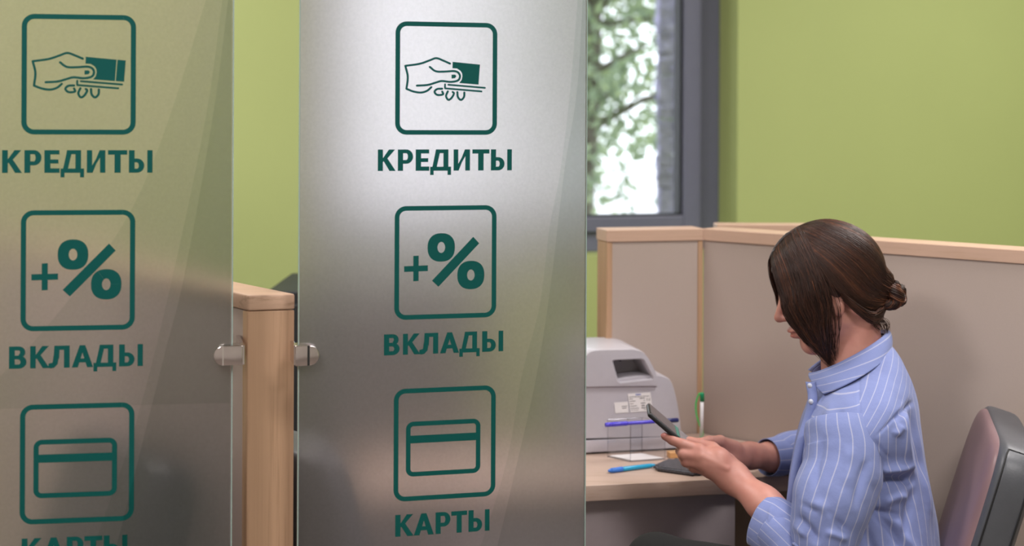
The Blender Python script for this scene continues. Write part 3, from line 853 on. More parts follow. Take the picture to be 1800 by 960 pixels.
Aout = by_angle(ho, cc_, N_); Ain = by_angle(op, cc_, N_)
off_f = 0.006
slices = []
for off, sh in ((-0.165, .93), (-0.155, .99), (-0.02, 1.0), (-0.004, .995), (off_f, .965)):
    slices.append([mp3(*(cc_+(p-cc_)*sh), off) for p in Aout])
slices.append([mp3(*(cc_+(p-cc_)*1.10), off_f+0.001) for p in Ain])
slices.append([mp3(*(cc_+(p-cc_)*1.02), off_f-0.002) for p in Ain])
slices.append([mp3(*(cc_+(p-cc_)*0.97), -0.010) for p in Ain])
slices.append([mp3(*(cc_+(p-cc_)*0.80+np.array([0, -0.002])), -0.055) for p in Ain])
v = np.concatenate([np.array(x) for x in slices]); f = []
for i in range(len(slices)-1):
    for j in range(N_):
        k = (j+1) % N_; f.append((i*N_+j, i*N_+k, (i+1)*N_+k, (i+1)*N_+j))
f.append(tuple(range(N_))[::-1]); f.append(tuple((len(slices)-1)*N_+j for j in range(N_)))
o = mesh('hood', v, f, [M['machine'], M['machine_in']], mroot)
bm = bmesh.new(); bm.from_mesh(o.data); bmesh.ops.recalc_face_normals(bm, faces=bm.faces); bm.to_mesh(o.data); bm.free()
for p in o.data.polygons:
    if p.index >= 7*N_ and len(p.vertices) == 4 or (len(p.vertices) > 4 and p.index == len(o.data.polygons)-1): p.material_index = 1
autosmooth(o, 38)
t, z = mpx(1101, 640); MB().tube([mp3(t, z, -0.05), mp3(t, z, -0.042)], 0.0022, 10).build('screw', M['black_plastic'], mroot)
t, z = mpx(1104, 736); MB().tube([mp3(t, z, -0.001), mp3(t, z, 0.0012)], 0.0020, 10).build('screw', M['label_ink'], mroot)
def mpoly(pxs, name, mat, off):
    return mesh(name, np.array([mp3(*mpx(x, y), off) for x, y in pxs]), [tuple(range(len(pxs)))], mat, mroot)
def mpolys(L, name, mat, off):
    v = []; f = []
    for p in L:
        b = len(v); v += [mp3(*mpx(x, y), off) for x, y in p]; f.append(tuple(range(b, b+len(p))))
    return mesh(name, np.array(v), f, mat, mroot)
mpoly([(1103, 692), (1143, 689.5), (1147, 722), (1108, 725)], 'rating_label', M['paper'], 0.0012)
mpoly([(1079, 707.5), (1103.5, 706), (1105, 725), (1081.5, 726.5)], 'small_label', M['paper'], 0.0009)
def bar(x0, y0, x1, h, sl=-0.06): return [(x0, y0), (x1, y0+sl*(x1-x0)), (x1, y0+sl*(x1-x0)+h), (x0, y0+h)]
mpolys([bar(1117+i*1.9, 692.6-i*0.1, 1118.3+i*1.9, 2.2) for i in range(5)], 'label_print', M['label_blue'], 0.0016)
L_ = [bar(1105.5, 697.6, 1141, 0.8), bar(1106, 701, 1112, .8), bar(1106.5, 705, 1117, .8), bar(1107, 709.4, 1113, .8), bar(1107.5, 713.6, 1119, .8), bar(1108, 717.6, 1123, .8), bar(1108.5, 721, 1122, .6),
      bar(1124, 699.5, 1133, 1.2), bar(1131, 703.4, 1133, 1.2), bar(1126, 708, 1134.5, 1.2), bar(1127, 712, 1133.5, 1.6), bar(1127, 716, 1134.5, 1.6), bar(1131, 719.3, 1145, .6)]
mpolys(L_, 'label_print', M['label_ink'], 0.0016)
mpolys([bar(1092.5, 714, 1102, .8), bar(1093, 717.2, 1101, .8)], 'label_print', M['label_ink'], 0.0016)
ce = []
for cx in (1138.2, 1142.2):
    for i in range(8):
        a, b = math.radians(80+200*i/8), math.radians(80+200*(i+1)/8)
        ce.append([(cx+2.0*math.cos(a), 702-2.6*math.sin(a)), (cx+2.0*math.cos(b), 702-2.6*math.sin(b)), (cx+1.3*math.cos(b), 702-1.9*math.sin(b)), (cx+1.3*math.cos(a), 702-1.9*math.sin(a))])
ce.append(bar(1140.4, 701.6, 1142.4, .7))
for (x0, y0, x1, y1) in ((1138.5, 709, 1139.3, 714.5), (1138.5, 709, 1143, 709.7), (1138.5, 711.5, 1142.5, 712.2), (1138.5, 714, 1143.5, 714.7), (1141, 709, 1141.7, 714)):
    ce.append([(x0, y0), (x1, y0), (x1, y1), (x0, y1)])
mpolys(ce, 'label_mark', M['label_ink'], 0.0016)

# acrylic note box with paper, pen across the top
bf = [dpt(1068, 803.5), dpt(1108, 812.5), dpt(1169, 808)]
A_, B_, C_ = bf; D_ = A_ + (C_-B_)
box = empty('acrylic_box', (A_+C_)/2, 'clear acrylic note box holding white paper, on the desk in front of the counting machine', 'box')
zt_ = 0.076
def wallp(a, b, name, h0, h1):
    d = (b-a); d /= np.linalg.norm(d); n = np.array([-d[1], d[0], 0])*0.0018
    v, f = prism([a, b, b+[0, 0, h1], a+[0, 0, h0]], n); mesh(name, v, f, M['acrylic'], box)
    for p, h in ((a, h0), (b, h1)):
        MB().tube([p+[0, 0, 0.0005], p+[0, 0, h]], 0.0007, 5).build('polished_edge', M['acrylic_edge'], box)
    MB().tube([a+[0, 0, h0], b+[0, 0, h1]], 0.0008, 5).build('polished_edge', M['acrylic_edge'], box)
    MB().tube([a+[0, 0, 0.0010], b+[0, 0, 0.0010]], 0.0009, 5).build('polished_edge', M['acrylic_edge'], box)
wallp(B_, C_, 'front_wall', zt_, zt_); wallp(A_, B_, 'side_wall', zt_, zt_); wallp(C_, D_, 'side_wall', zt_, zt_); wallp(D_, A_, 'rear_wall', zt_, zt_)
for k in range(3):
    ctr = (A_+C_)/2; s_ = 0.93-0.004*k; jit = rng.normal(0, 0.0006, 3)*[1, 1, 0]
    v, f = prism([ctr+(p-ctr)*s_+[0, 0, 0.0012*k+0.0004]+jit for p in (A_, B_, C_, D_)], (0, 0, 0.001))
    ps = mesh('note_paper', v, f, M['paper']); tag(ps, ['lowest', 'middle', 'topmost'][k]+' white sheet of the note paper lying in the clear acrylic box', 'paper', 'note papers in the acrylic box')
def pen_parts(root, p0, p1, segs, n=14):
    p0 = np.array(p0); p1 = np.array(p1)
    for (a, b, r0, r1, name, mat) in segs:
        q0 = p0+(p1-p0)*a; q1 = p0+(p1-p0)*b
        MB().tube([q0, q0+(q1-q0)*.03, q1-(q1-q0)*.03, q1], [r0*.8, r0, r1, r1*.8], n).build(name, mat, root, True)
zp_ = ZD+zt_+0.0055
pa, pb_ = dpt(1064, 747, zp_), dpt(1192, 738.5, zp_)
pen = empty('pen', (pa+pb_)/2, 'violet blue pen with navy cap lying across the top of the acrylic box', 'pen')
pen_parts(pen, pa, pb_, [(0, .08, .0042, .0045, 'cap_end', M['pen_blue']), (.08, .30, .0045, .0045, 'grip', M['pen_blue']), (.30, .76, .0036, .0036, 'barrel', M['pen_blue']), (.76, 1, .0046, .0046, 'cap', M['pen_navy'])])
# cyan pen on desk
pa, pb_ = dpt(1069, 828, ZD+.005), dpt(1152, 817.5, ZD+.005)
pen = empty('pen', (pa+pb_)/2-[0, 0, .005], 'cyan ballpoint pen with a blue rubber grip lying on the desk', 'pen')
pen_parts(pen, pa, pb_, [(0, .06, .002, .0042, 'tip', M['cyan_grip']), (.06, .30, .0046, .0052, 'grip', M['cyan_grip']), (.30, .90, .0046, .0042, 'barrel', M['cyan']), (.90, 1, .0040, .0018, 'end_cap', M['cyan'])])
# green pen in holder
Yg = 2.93
gp = W(1233.5, 800, Yg)
zb_ = z_at(771, Yg, 1234); zt1 = z_at(690, Yg, 1234)
gr = empty('pen', (gp[0], Yg, ZD), 'white pen with green cap and green coiled cord standing upright in its desk holder', 'pen')
xg = gp[0]
MB().tube([(xg, Yg, ZD+.0003), (xg, Yg, ZD+.004), (xg, Yg, ZD+.02)], [.028, .027, .010], 20).build('holder_base', M['pen_green_dark'], gr, True)
MB().tube([(xg, Yg, ZD+.018), (xg, Yg, zb_)], [.009, .0085], 14).build('holder_cup', M['pen_green'], gr, True)
MB().tube([(xg-.001, Yg, zb_), (xg, Yg, zt1-.016)], [.0035, .0040], 14).build('barrel', M['pen_white'], gr, True)
MB().tube([(xg+.0005, Yg, zt1-.018), (xg, Yg, zt1-.002), (xg, Yg, zt1)], [.0048, .0046, .003], 14).build('cap', M['pen_green_dark'], gr, True)
cp = []; n_ = 360
for i in range(n_):
    t = i/(n_-1); ang = t*2*math.pi*34
    cx = xg-.004-.011*math.sin(math.pi*min(1, t*1.1))**.8; cz = zt1-.001-t*(zt1-zb_-.004)*.95+.005*math.sin(math.pi*t)
    cp.append((cx+.0017*math.cos(ang)+.006*t, Yg+.0017*math.sin(ang), cz))
MB().tube(cp, .0007, 5).build('coil_cord', M['pen_green'], gr, True)
# black notebook / power bank like slab with leather texture
nb = [dpt(1144, 828), dpt(1178, 813), dpt(1262, 822), dpt(1228, 840)]
nb = [p*1.0 for p in nb]
o = mesh('notebook', *prism([p+[0, 0, 0.0008] for p in nb], (0, 0, 0.0095)), [M['leather']])
bm = bmesh.new(); bm.from_mesh(o.data); bmesh.ops.recalc_face_normals(bm, faces=bm.faces)
bmesh.ops.bevel(bm, geom=[e for e in bm.edges if abs((e.verts[0].co-e.verts[1].co).z) > .005], offset=.010, segments=6, affect='EDGES')
bmesh.ops.bevel(bm, geom=[e for e in bm.edges if abs((e.verts[0].co-e.verts[1].co).z) < .001], offset=.003, segments=3, affect='EDGES')
bm.to_mesh(o.data); bm.free(); autosmooth(o, 60); o.data.name = 'notebook'
tag(o, 'black textured leather notebook lying on the desk under the hands', 'notebook')
# small wooden block right of the machine
p_ = dpt(1194, 806)
o = MB().box(p_+[0.0, 0.012, 0.006], (0.022, 0.010, 0.0055), v3(dD, 0), v3(nD, 0), Z3, 0.0008).build('wooden_block', wood('honey_wood', lin(206, 156, 104), (3, 60, 60)))
tag(o, 'small honey coloured wooden block on the desk between the machine and the hands', 'block')
# ================================================================== THE WOMAN
def smin(a, b, k):
    h = np.clip(0.5+0.5*(b-a)/k, 0, 1); return b*(1-h)+a*h-k*h*(1-h)
def smax(a, b, k): return -smin(-a, -b, k)
def cone(p, a, b, ra, rb):
    a = np.asarray(a, float); b = np.asarray(b, float); ab = b-a
    t = np.clip(((p-a)@ab)/(ab@ab), 0, 1)
    return np.linalg.norm(p-a-t[:, None]*ab, axis=1)-(ra+(rb-ra)*t)
def ell(p, c, r):
    q = (p-np.asarray(c, float))/np.asarray(r, float); k = np.linalg.norm(q, axis=1)
    k1 = np.linalg.norm(q/np.asarray(r, float), axis=1)+1e-9
    return k*(k-1)/k1
def surface_net(fn, lo, hi, h):
    lo = np.asarray(lo, float); hi = np.asarray(hi, float)
    n = np.ceil((hi-lo)/h).astype(int)+1
    ax = [lo[i]+h*np.arange(n[i]) for i in range(3)]
    D = np.empty(n, np.float32)
    YY, ZZ = np.meshgrid(ax[1], ax[2], indexing='ij')
    ch = max(1, int(300000//(n[1]*n[2])))
    for i in range(0, n[0], ch):
        xs = ax[0][i:i+ch]
        pts = np.stack([np.repeat(xs, YY.size), np.tile(YY.ravel(), len(xs)), np.tile(ZZ.ravel(), len(xs))], 1)
        D[i:i+ch] = fn(pts).reshape(len(xs), n[1], n[2])
    S = D < 0
    cnt = np.zeros(n-1, np.float32); acc = np.zeros(tuple(n-1)+(3,), np.float32)
    c8 = [(i, j, k) for i in (0, 1) for j in (0, 1) for k in (0, 1)]
    sl = lambda o: tuple(slice(o[d], n[d]-1+o[d]) for d in range(3))
    for a in c8:
        for d in range(3):
            if a[d]: continue
            b = list(a); b[d] = 1; b = tuple(b)
            Da, Db = D[sl(a)], D[sl(b)]; m = (Da < 0) != (Db < 0)
            t = np.where(m, Da/(Da-Db+1e-12), 0)
            cnt += m
            for e in range(3):
                acc[..., e] += np.where(m, a[e]+(t if e == d else 0), 0)
    act = cnt > 0; idx = -np.ones(act.shape, int); idx[act] = np.arange(act.sum())
    I = np.argwhere(act)
    V = lo + h*(I+acc[act]/cnt[act][:, None])
    faces = []
    for d in range(3):
        u, w = (d+1) % 3, (d+2) % 3
        s0 = [slice(1, n[k]-1) for k in range(3)]; s0[d] = slice(0, n[d]-1); s1 = list(s0); s1[d] = slice(1, n[d])
        m = S[tuple(s0)] != S[tuple(s1)]; flip = S[tuple(s0)][m]
        c = np.argwhere(m)+np.array([0 if k == d else 1 for k in range(3)])
        eu = np.zeros(3, int); eu[u] = 1; ew = np.zeros(3, int); ew[w] = 1
        q = np.stack([idx[tuple((c-eu-ew).T)], idx[tuple((c-ew).T)], idx[tuple(c.T)], idx[tuple((c-eu).T)]], 1)
        q[~flip] = q[~flip][:, ::-1]
        faces.append(q)
    return V, np.concatenate(faces)

YT = 2.53
woman = empty('person', (W(1480, 900, YT)[0], YT, 0.0),
              'seated woman with dark hair bun and blue striped shirt, looking at her phone', 'person')
# ---- head frame
HS = 0.927
HO = W(1455, 503, 2.55)
hf = np.array([-0.955, 0.05, -0.297]); hf /= np.linalg.norm(hf)
hu = np.array([-0.297, 0.02, 0.955]); hu -= hf*(hu@hf); hu /= np.linalg.norm(hu)
hl = np.cross(hu, hf)
if hl[1] > 0: hl = -hl                    # towards the camera (her left)
def h2w(q): q = np.atleast_2d(q)*HS; return HO+q[:, :1]*hf+q[:, 1:2]*hu+q[:, 2:3]*hl
def w2h(p): d = p-HO; return np.stack([d@hf, d@hu, d@hl], 1)/HS
def neck_sdf(p):
    n0 = h2w([(-.035, -.035, 0)])[0]; n1 = W(1500, 640, 2.545); n2 = W(1508, 720, 2.54)
    return smin(cone(p, n0, n1, .050, .049), cone(p, n1, n2, .050, .066), .03)
def head_sdf(p):
    q = w2h(p); m = q.copy(); m[:, 2] = np.abs(m[:, 2])
    d = ell(q, (-.012, .025, 0), (.098, .086, .073))
    d = smin(d, ell(q, (.030, -.03, 0), (.062, .072, .056)), .03)
    d = smin(d, cone(m, (.0, -.058, .046), (.058, -.096, .016), .016, .015), .03)
    d = smin(d, cone(m, (.066, -.100, 0), (.066, -.100, .010), .0165, .014), .018)
    d = smin(d, ell(m, (.052, -.035, .036), (.028, .024, .022)), .02)
    d = smin(d, cone(m, (.078, .018, .0), (.070, .022, .036), .012, .010), .015)
    d = smax(d, -ell(m, (.100, .000, .033), (.020, .012, .017)), .012)
    d = smin(d, cone(m, (.086, .006, 0), (.108, -.031, 0), .0065, .0088), .010)
    d = smin(d, cone(m, (.106, -.033, 0), (.094, -.036, .0125), .0075, .0058), .006)
    d = smin(d, ell(m, (.086, -.061, 0), (.013, .0065, .022)), .006)
    d = smin(d, ell(m, (.083, -.073, 0), (.013, .0068, .018)), .006)
    d = smax(d, -cone(m, (.100, -.0665, 0), (.088, -.066, .022), .0014, .001), .003)
    d = smin(d, ell(m, (.0755, .001, .031), (.0125, .0125, .0125)), .004)
    # ear
    e = ell(m, (.002, -.010, .075), (.017, .031, .007))
    e = smin(e, ell(m, (.004, -.038, .073), (.011, .012, .006)), .006)
    e = smax(e, -ell(m, (.000, -.006, .081), (.010, .020, .007)), .004)
    e = smin(e, cone(m, (-.012, .012, .079), (.004, .018, .078), .003, .003), .004)
    d = smin(d, e, .008)
    return smin(d*HS, neck_sdf(p), .02)
Vh, Fh = surface_net(head_sdf, [HO[0]-.14, 2.55-.105, HO[2]-.26], [HO[0]+.13, 2.55+.105, HO[2]+.125], .0024)

# ---- arms and hands (pixels + depth)
J = lambda x, y, Y: W(x, y, Y)
nSh, nEl, nWr = J(1498, 730, 2.385), J(1452, 978, 2.345), J(1288, 839, 2.50)
fSh, fEl, fWr = J(1478, 725, 2.70), J(1450, 808, 2.83), J(1318, 801, 2.70)
def chain(p, pts, rs, k=.006):
    d = None
    for a, b, ra, rb in zip(pts[:-1], pts[1:], rs[:-1], rs[1:]):
        c = cone(p, a, b, ra, rb); d = c if d is None else smin(d, c, k)
    return d
# near hand
nidx = [J(1229, 792, 2.500), J(1200, 781.5, 2.503), J(1182, 774, 2.508), J(1168, 767, 2.514)]
nmid = [J(1231, 803, 2.492), J(1201, 799, 2.497), J(1196, 793, 2.520), J(1206, 785, 2.538)]
nrng = [J(1236, 815, 2.492), J(1206, 811.5, 2.499), J(1201, 805, 2.524), J(1212, 797, 2.542)]
npnk = [J(1246, 827, 2.500), J(1219, 822.5, 2.509), J(1212, 817, 2.530), J(1220, 809, 2.545)]
nthm = [J(1278, 812, 2.520), J(1252, 789, 2.526), J(1230, 781, 2.533), J(1212, 775, 2.540)]
def near_hand(p):
    d = cone(p, nWr, J(1268, 818, 2.50), .0235, .023)
    d = smin(d, cone(p, nWr, J(1256, 822, 2.500), .022, .0185), .02)
    for q, r in ((nidx, .0118), (nmid, .0122), (nrng, .0118), (npnk, .0105)):
        d = smin(d, cone(p, J(1272, 826, 2.503), q[0], .0165, r), .011)
    d = smin(d, cone(p, J(1262, 804, 2.500), J(1240, 812, 2.500), .018, .014), .014)
    for q, rs in ((nidx, (.0112, .0094, .0082, .0064)), (nmid, (.0115, .0098, .0085, .0068)), (nrng, (.0110, .0094, .0082, .0066)), (npnk, (.0098, .0082, .0072, .006))):
        d = smin(d, chain(p, q, rs, .003), .0045)
    d = smin(d, chain(p, nthm, (.0165, .0118, .0098, .0078), .004), .009)
    d = smin(d, chain(p, [nWr, nWr+(nEl-nWr)*.35, nEl], (.0225, .027, .037), .02), .018)
    # tendon and knuckle relief
    for q in (nidx, nmid, nrng):
        d = smin(d, cone(p, q[0]+np.array([.002, -.0085, .003]), J(1278, 824, 2.478), .0032, .002), .006)
    return d
lo = np.min([nidx[3], nWr, npnk[3]], 0)-.025
Vn, Fn = surface_net(near_hand, [J(1160, 800, 2.5)[0]-.012, 2.40, nWr[2]-.12], [nWr[0]+.13, 2.585, J(1200, 760, 2.5)[2]+.01], .00165)
# far hand
fidx = [J(1268, 790, 2.640), J(1240, 797, 2.600), J(1222, 795, 2.575), J(1214, 788, 2.558)]
fmid = [J(1268, 800, 2.635), J(1240, 808, 2.59), J(1226, 806, 2.565), J(1219, 800, 2.552)]
frng = [J(1272, 810, 2.630), J(1246, 818, 2.585), J(1234, 816, 2.562), J(1227, 809, 2.552)]
fpnk = [J(1280, 818, 2.630), J(1258, 826, 2.592), J(1248, 824, 2.572), J(1241, 818, 2.560)]
fthm = [J(1290, 790, 2.655), J(1265, 777.5, 2.630), J(1246, 777, 2.590), J(1231, 778, 2.560)]
def far_hand(p):
    d = cone(p, fWr, J(1290, 800, 2.665), .022, .021)
    for q in (fidx, fmid, frng, fpnk):
        d = smin(d, cone(p, J(1300, 803, 2.675), q[0], .017, .0118), .012)
        d = smin(d, chain(p, q, (.011, .0094, .0082, .0068), .003), .0045)
    d = smin(d, chain(p, fthm, (.0165, .0125, .0105, .0085), .004), .009)
    d = smin(d, chain(p, [fWr, fWr+(fEl-fWr)*.3, fEl], (.0225, .0255, .036), .02), .018)
    d = smin(d, cone(p, J(1306, 794, 2.672), J(1312, 792, 2.682), .012, .012), .012)   # wrist bone
    return d
Vf, Ff = surface_net(far_hand, [J(1200, 800, 2.6)[0]-.01, 2.53, fWr[2]-.05], [fWr[0]+.10, 2.82, fWr[2]+.08], .00175)
# hidden trunk and arms inside the clothes, closing the body
HIP = W(1560, 1010, 2.50)
def trunk(p):
    d = cone(p, W(1510, 760, 2.54), W(1520, 900, 2.52), .085, .085)
    d = smin(d, cone(p, W(1520, 900, 2.52), HIP, .09, .10), .05)
    d = smin(d, cone(p, nSh+[.02, .05, -.05], fSh+[.02, -.05, -.05], .032, .032), .03)
    d = smin(d, cone(p, nSh+[.0, .02, -.07], nEl, .036, .032), .02)
    d = smin(d, cone(p, fSh+[0, -.02, -.07], fEl, .036, .030), .02)
    d = smin(d, cone(p, nEl, nEl+(nWr-nEl)*.5, .034, .026), .02)
    d = smin(d, cone(p, fEl, fEl+(fWr-fEl)*.5, .034, .025), .02)
    return smin(d, cone(p, W(1500, 640, 2.545), W(1508, 730, 2.54), .047, .06), .02)
Vt, Ft = surface_net(trunk, [.40, 2.25, .60], [.80, 2.92, 1.05], .007)
mb = MB(); mb.add(Vh, Fh); mb.add(Vn, Fn); mb.add(Vf, Ff); mb.add(Vt, Ft)
body = mb.build('body', M['skin'], woman, True)
# lips / eyes / nails on the body
ev = []
def small_net(fn, c, r, h, name, mat, par=body):
    c = np.asarray(c, float); v, f = surface_net(fn, c-r, c+r, h)
    return mesh(name, v, f, mat, par, True)
for s_ in (1, -1):
    c = h2w([(.0765, .001, .031*s_)])[0]
    small_net(lambda p: np.linalg.norm(p-c, axis=1)-.0118*HS-.0006, c, .014, .0012, 'eyeball', M['eye_white'])
    c2 = h2w([(.0845, -.001, .031*s_)])[0]
    small_net(lambda p: np.linalg.norm(p-c2, axis=1)-.0052, c2, .007, .0008, 'iris', M['iris'])
c = h2w([(.088, -.066, 0)])[0]
def lips(p):
    q = w2h(p); q[:, 2] = np.abs(q[:, 2])
    a = ell(q, (.0872, -.0615, 0), (.0128, .0058, .019)); b = ell(q, (.0845, -.0722, 0), (.0128, .0060, .016))
    return np.minimum(a, b)*HS
small_net(lips, c, .024, .0011, 'lips', M['lip'])
c = J(1163.5, 765.5, 2.506)
na = (nidx[3]-nidx[2]); na /= np.linalg.norm(na)
nc = nidx[3]+na*.001+np.array([-.0005, -.0045, .0022])
small_net(lambda p: np.maximum(ell(p, nc, (.0058, .0030, .0042)), 0-1+0*p[:, 0]), nc, .009, .0007, 'fingernail', M['nail'])

# ---- lofted clothing
def catmull(A, k):
    A = np.asarray(A, float); Q = np.concatenate([[2*A[0]-A[1]], A, [2*A[-1]-A[-2]]]); out = []
    for i in range(1, len(Q)-2):
        for j in range(k):
            t = j/k; out.append(0.5*((2*Q[i])+(-Q[i-1]+Q[i+1])*t+(2*Q[i-1]-5*Q[i]+4*Q[i+1]-Q[i+2])*t*t+(-Q[i-1]+3*Q[i]-3*Q[i+1]+Q[i+2])*t**3))
    out.append(A[-1]); return np.array(out)
def vnoise(p, s, seed=0):
    """smooth value noise, vectorised"""
    q = p*s+seed*17.3; i = np.floor(q).astype(int); f = q-i; f = f*f*(3-2*f); r = 0
    for dx in (0, 1):
        for dy in (0, 1):
            for dz in (0, 1):
                hsh = (i[..., 0]+dx)*374761393+(i[..., 1]+dy)*668265263+(i[..., 2]+dz)*2147483647+seed*1013
                hsh = (hsh ^ (hsh >> 13))*1274126177; hsh = hsh ^ (hsh >> 16)
                val = (hsh & 0xffff)/65535.0-.5
                wgt = (f[..., 0] if dx else 1-f[..., 0])*(f[..., 1] if dy else 1-f[..., 1])*(f[..., 2] if dz else 1-f[..., 2])
                r = r+val*wgt
    return r
def normals(G):
    """grid R x N x 3, closed in N"""
    du = np.roll(G, -1, 1)-np.roll(G, 1, 1); dv = np.gradient(G, axis=0)
    n = np.cross(du, dv); n /= np.linalg.norm(n, axis=2)[..., None]+1e-12
    c = G.mean(1, keepdims=True)
    sgn = np.sign(((G-c)*n).sum(2).mean()); return n*sgn
def folds(G, nrm, L):
    """L: (x0,y0,x1,y1,width_px,amp_m) creases on the side that faces the viewer"""
    px = P(G); face = np.clip(-nrm[..., 1]*1.6, 0, 1); out = np.zeros(G.shape[:2])
    for (x0, y0, x1, y1, w, a) in L:
        d = np.array([x1-x0, y1-y0], float); Ln = np.linalg.norm(d); d /= Ln
        r = px-np.array([x0, y0]); t = r@d; s_ = r@np.array([-d[1], d[0]])
        fade = np.clip(t/(Ln*.3), 0, 1)*np.clip((Ln-t)/(Ln*.3), 0, 1)
        s_ = s_+w*.5*np.sin(t/Ln*4.0+x0)
        out += a*np.exp(-(s_/w)**2)*fade*fade*(3-2*fade)
    return G+nrm*(out*face)[..., None]
def grid_mesh(name, G, stripe, mat, par, closed=True, thick=0.0, stripe_per=None, caps=False):
    R_, N = G.shape[:2]; fs = []; sv = []
    V = G.reshape(-1, 3); M_ = N if closed else N-1
    for i in range(R_-1):
        for j in range(M_):
            k = (j+1) % N
            fs.append((i*N+j, i*N+k, (i+1)*N+k, (i+1)*N+j))
            a = stripe[i, j]; b = stripe[i, k]; c = stripe[i+1, k]; d = stripe[i+1, j]
            if closed and k == 0 and stripe_per: b += stripe_per; c += stripe_per
            sv += [a, b, c, d]
    o = mesh(name, V, fs, mat, par, True)
    a = o.data.attributes.new('stripe', 'FLOAT', 'CORNER'); a.data.foreach_set('value', np.array(sv, np.float32))
    if thick:
        md = o.modifiers.new('thickness', 'SOLIDIFY'); md.thickness = thick; md.offset = -1
    return o
# torso: (front px, back px, lateral half width, exponent, centre depth)
rows = [  # fx, fy, bx, by, half width, depth
    (1415, 1085, 1640, 1085, .165, 2.50),
    (1400, 1020, 1655, 1020, .165, 2.505),
    (1388, 960, 1648, 960, .160, 2.51),
    (1384, 905, 1640, 900, .155, 2.515),
    (1388, 850, 1629, 840, .155, 2.52),
    (1396, 800, 1619, 790, .162, 2.525),
    (1404, 760, 1613, 745, .182, 2.53),
    (1413, 730, 1608, 705, .184, 2.535),
    (1424, 708, 1598, 665, .166, 2.54),
    (1434, 688, 1586, 635, .130, 2.545),
    (1444, 672, 1572, 612, .088, 2.55),
    (1448, 664, 1558, 600, .060, 2.55)]
rr_ = catmull(np.array(rows, float), 16)
NT = 300
psi = math.radians(9)
latv = np.array([-math.sin(psi), -math.cos(psi), 0.0])
th = np.linspace(0, 2*math.pi, NT, endpoint=False)
G = np.zeros((len(rr_), NT, 3))
for i, (fx, fy, bx, by, hw, dc) in enumerate(rr_):
    Fp, Bp = W(fx, fy, dc+.01), W(bx, by, dc-.01); C_ = (Fp+Bp)/2; a = (Fp-Bp)/2
    e = .86
    ct = np.sign(np.cos(th))*np.abs(np.cos(th))**e; st = np.sign(np.sin(th))*np.abs(np.sin(th))**e
    G[i] = C_+ct[:, None]*a+st[:, None]*latv*hw
nr = normals(G)
# soft irregular drape
nz = vnoise(G*np.array([1, 1, .45]), 16, 1)*.010+vnoise(G*np.array([1, 1, .5]), 34, 2)*.004
zfade = np.clip((len(rr_)-np.arange(len(rr_)))/40, 0, 1)[:, None]
G = G+nr*(nz*zfade)[..., None]
TF = [  # creases of the body of the shirt
    (1600, 690, 1622, 860, 5, -.010), (1586, 700, 1604, 850, 6, .009), (1612, 730, 1640, 930, 5, .006),
    (1572, 745, 1606, 700, 4, -.008), (1568, 765, 1586, 748, 6, .008),
    (1540, 850, 1612, 838, 9, -.014), (1535, 830, 1606, 812, 9, .012), (1545, 885, 1600, 872, 10, .010), (1528, 900, 1590, 905, 6, -.008),
    (1520, 880, 1610, 990, 7, -.008), (1560, 900, 1625, 985, 8, .007), (1510, 920, 1560, 1000, 8, -.007),
    (1604, 850, 1590, 960, 7, -.007),
    (1437, 770, 1470, 700, 8, .010), (1447, 790, 1480, 715, 6, -.010), (1420, 800, 1450, 725, 6, -.006), (1405, 860, 1425, 780, 6, .006),
    (1511, 640, 1511, 752, 2.2, -.0022), (1536, 772, 1606, 694, 2.2, -.0030), (1537, 770, 1566, 812, 2.2, -.003)]
G = folds(G, nr, TF); nr = normals(G)
PX = P(G)
ang_st = (th/(2*math.pi))[None, :]*.902 + 0*G[..., 0]
fs = []; sv = []
Rn = G.shape[0]
nA = np.array([-.34, .0, .94]); nB = np.array([-.80, .0, .60])
def region(px, py):
    # 1 = front shoulder, 2 = yoke, 0 = body
    ylim = 772-(px-1536)*1.114
    if px > 1511 and py < ylim and px < 1640: return 2
    if 1426 < px <= 1511 and py < 752-(1511-px)*.05 and py < 752: return 1
    return 0
cosc = np.cos(th)
for i in range(Rn-1):
    for j in range(NT):
        k = (j+1) % NT
        fs.append((i*NT+j, i*NT+k, (i+1)*NT+k, (i+1)*NT+j))
        near = math.sin(th[j]) > -0.15
        rg = region(*PX[i, j]) if near else 0
        idx4 = ((i, j), (i, k), (i+1, k), (i+1, j))
        if rg == 0:
            a = ang_st[i, j]; b = a+.902/NT; sv += [a, b, b, a]
        else:
            nn = nA if rg == 1 else nB
            sv += [(float(G[q]@nn)+3.0+.008*math.sin(9*float(G[q][0])))*(1.45 if rg == 1 else 1.9) for q in idx4]
shirt = mesh('shirt', G.reshape(-1, 3), fs, M['shirt'], woman, True)
a = shirt.data.attributes.new('stripe', 'FLOAT', 'CORNER'); a.data.foreach_set('value', np.array(sv, np.float32))
md = shirt.modifiers.new('thickness', 'SOLIDIFY'); md.thickness = .0012; md.offset = -1

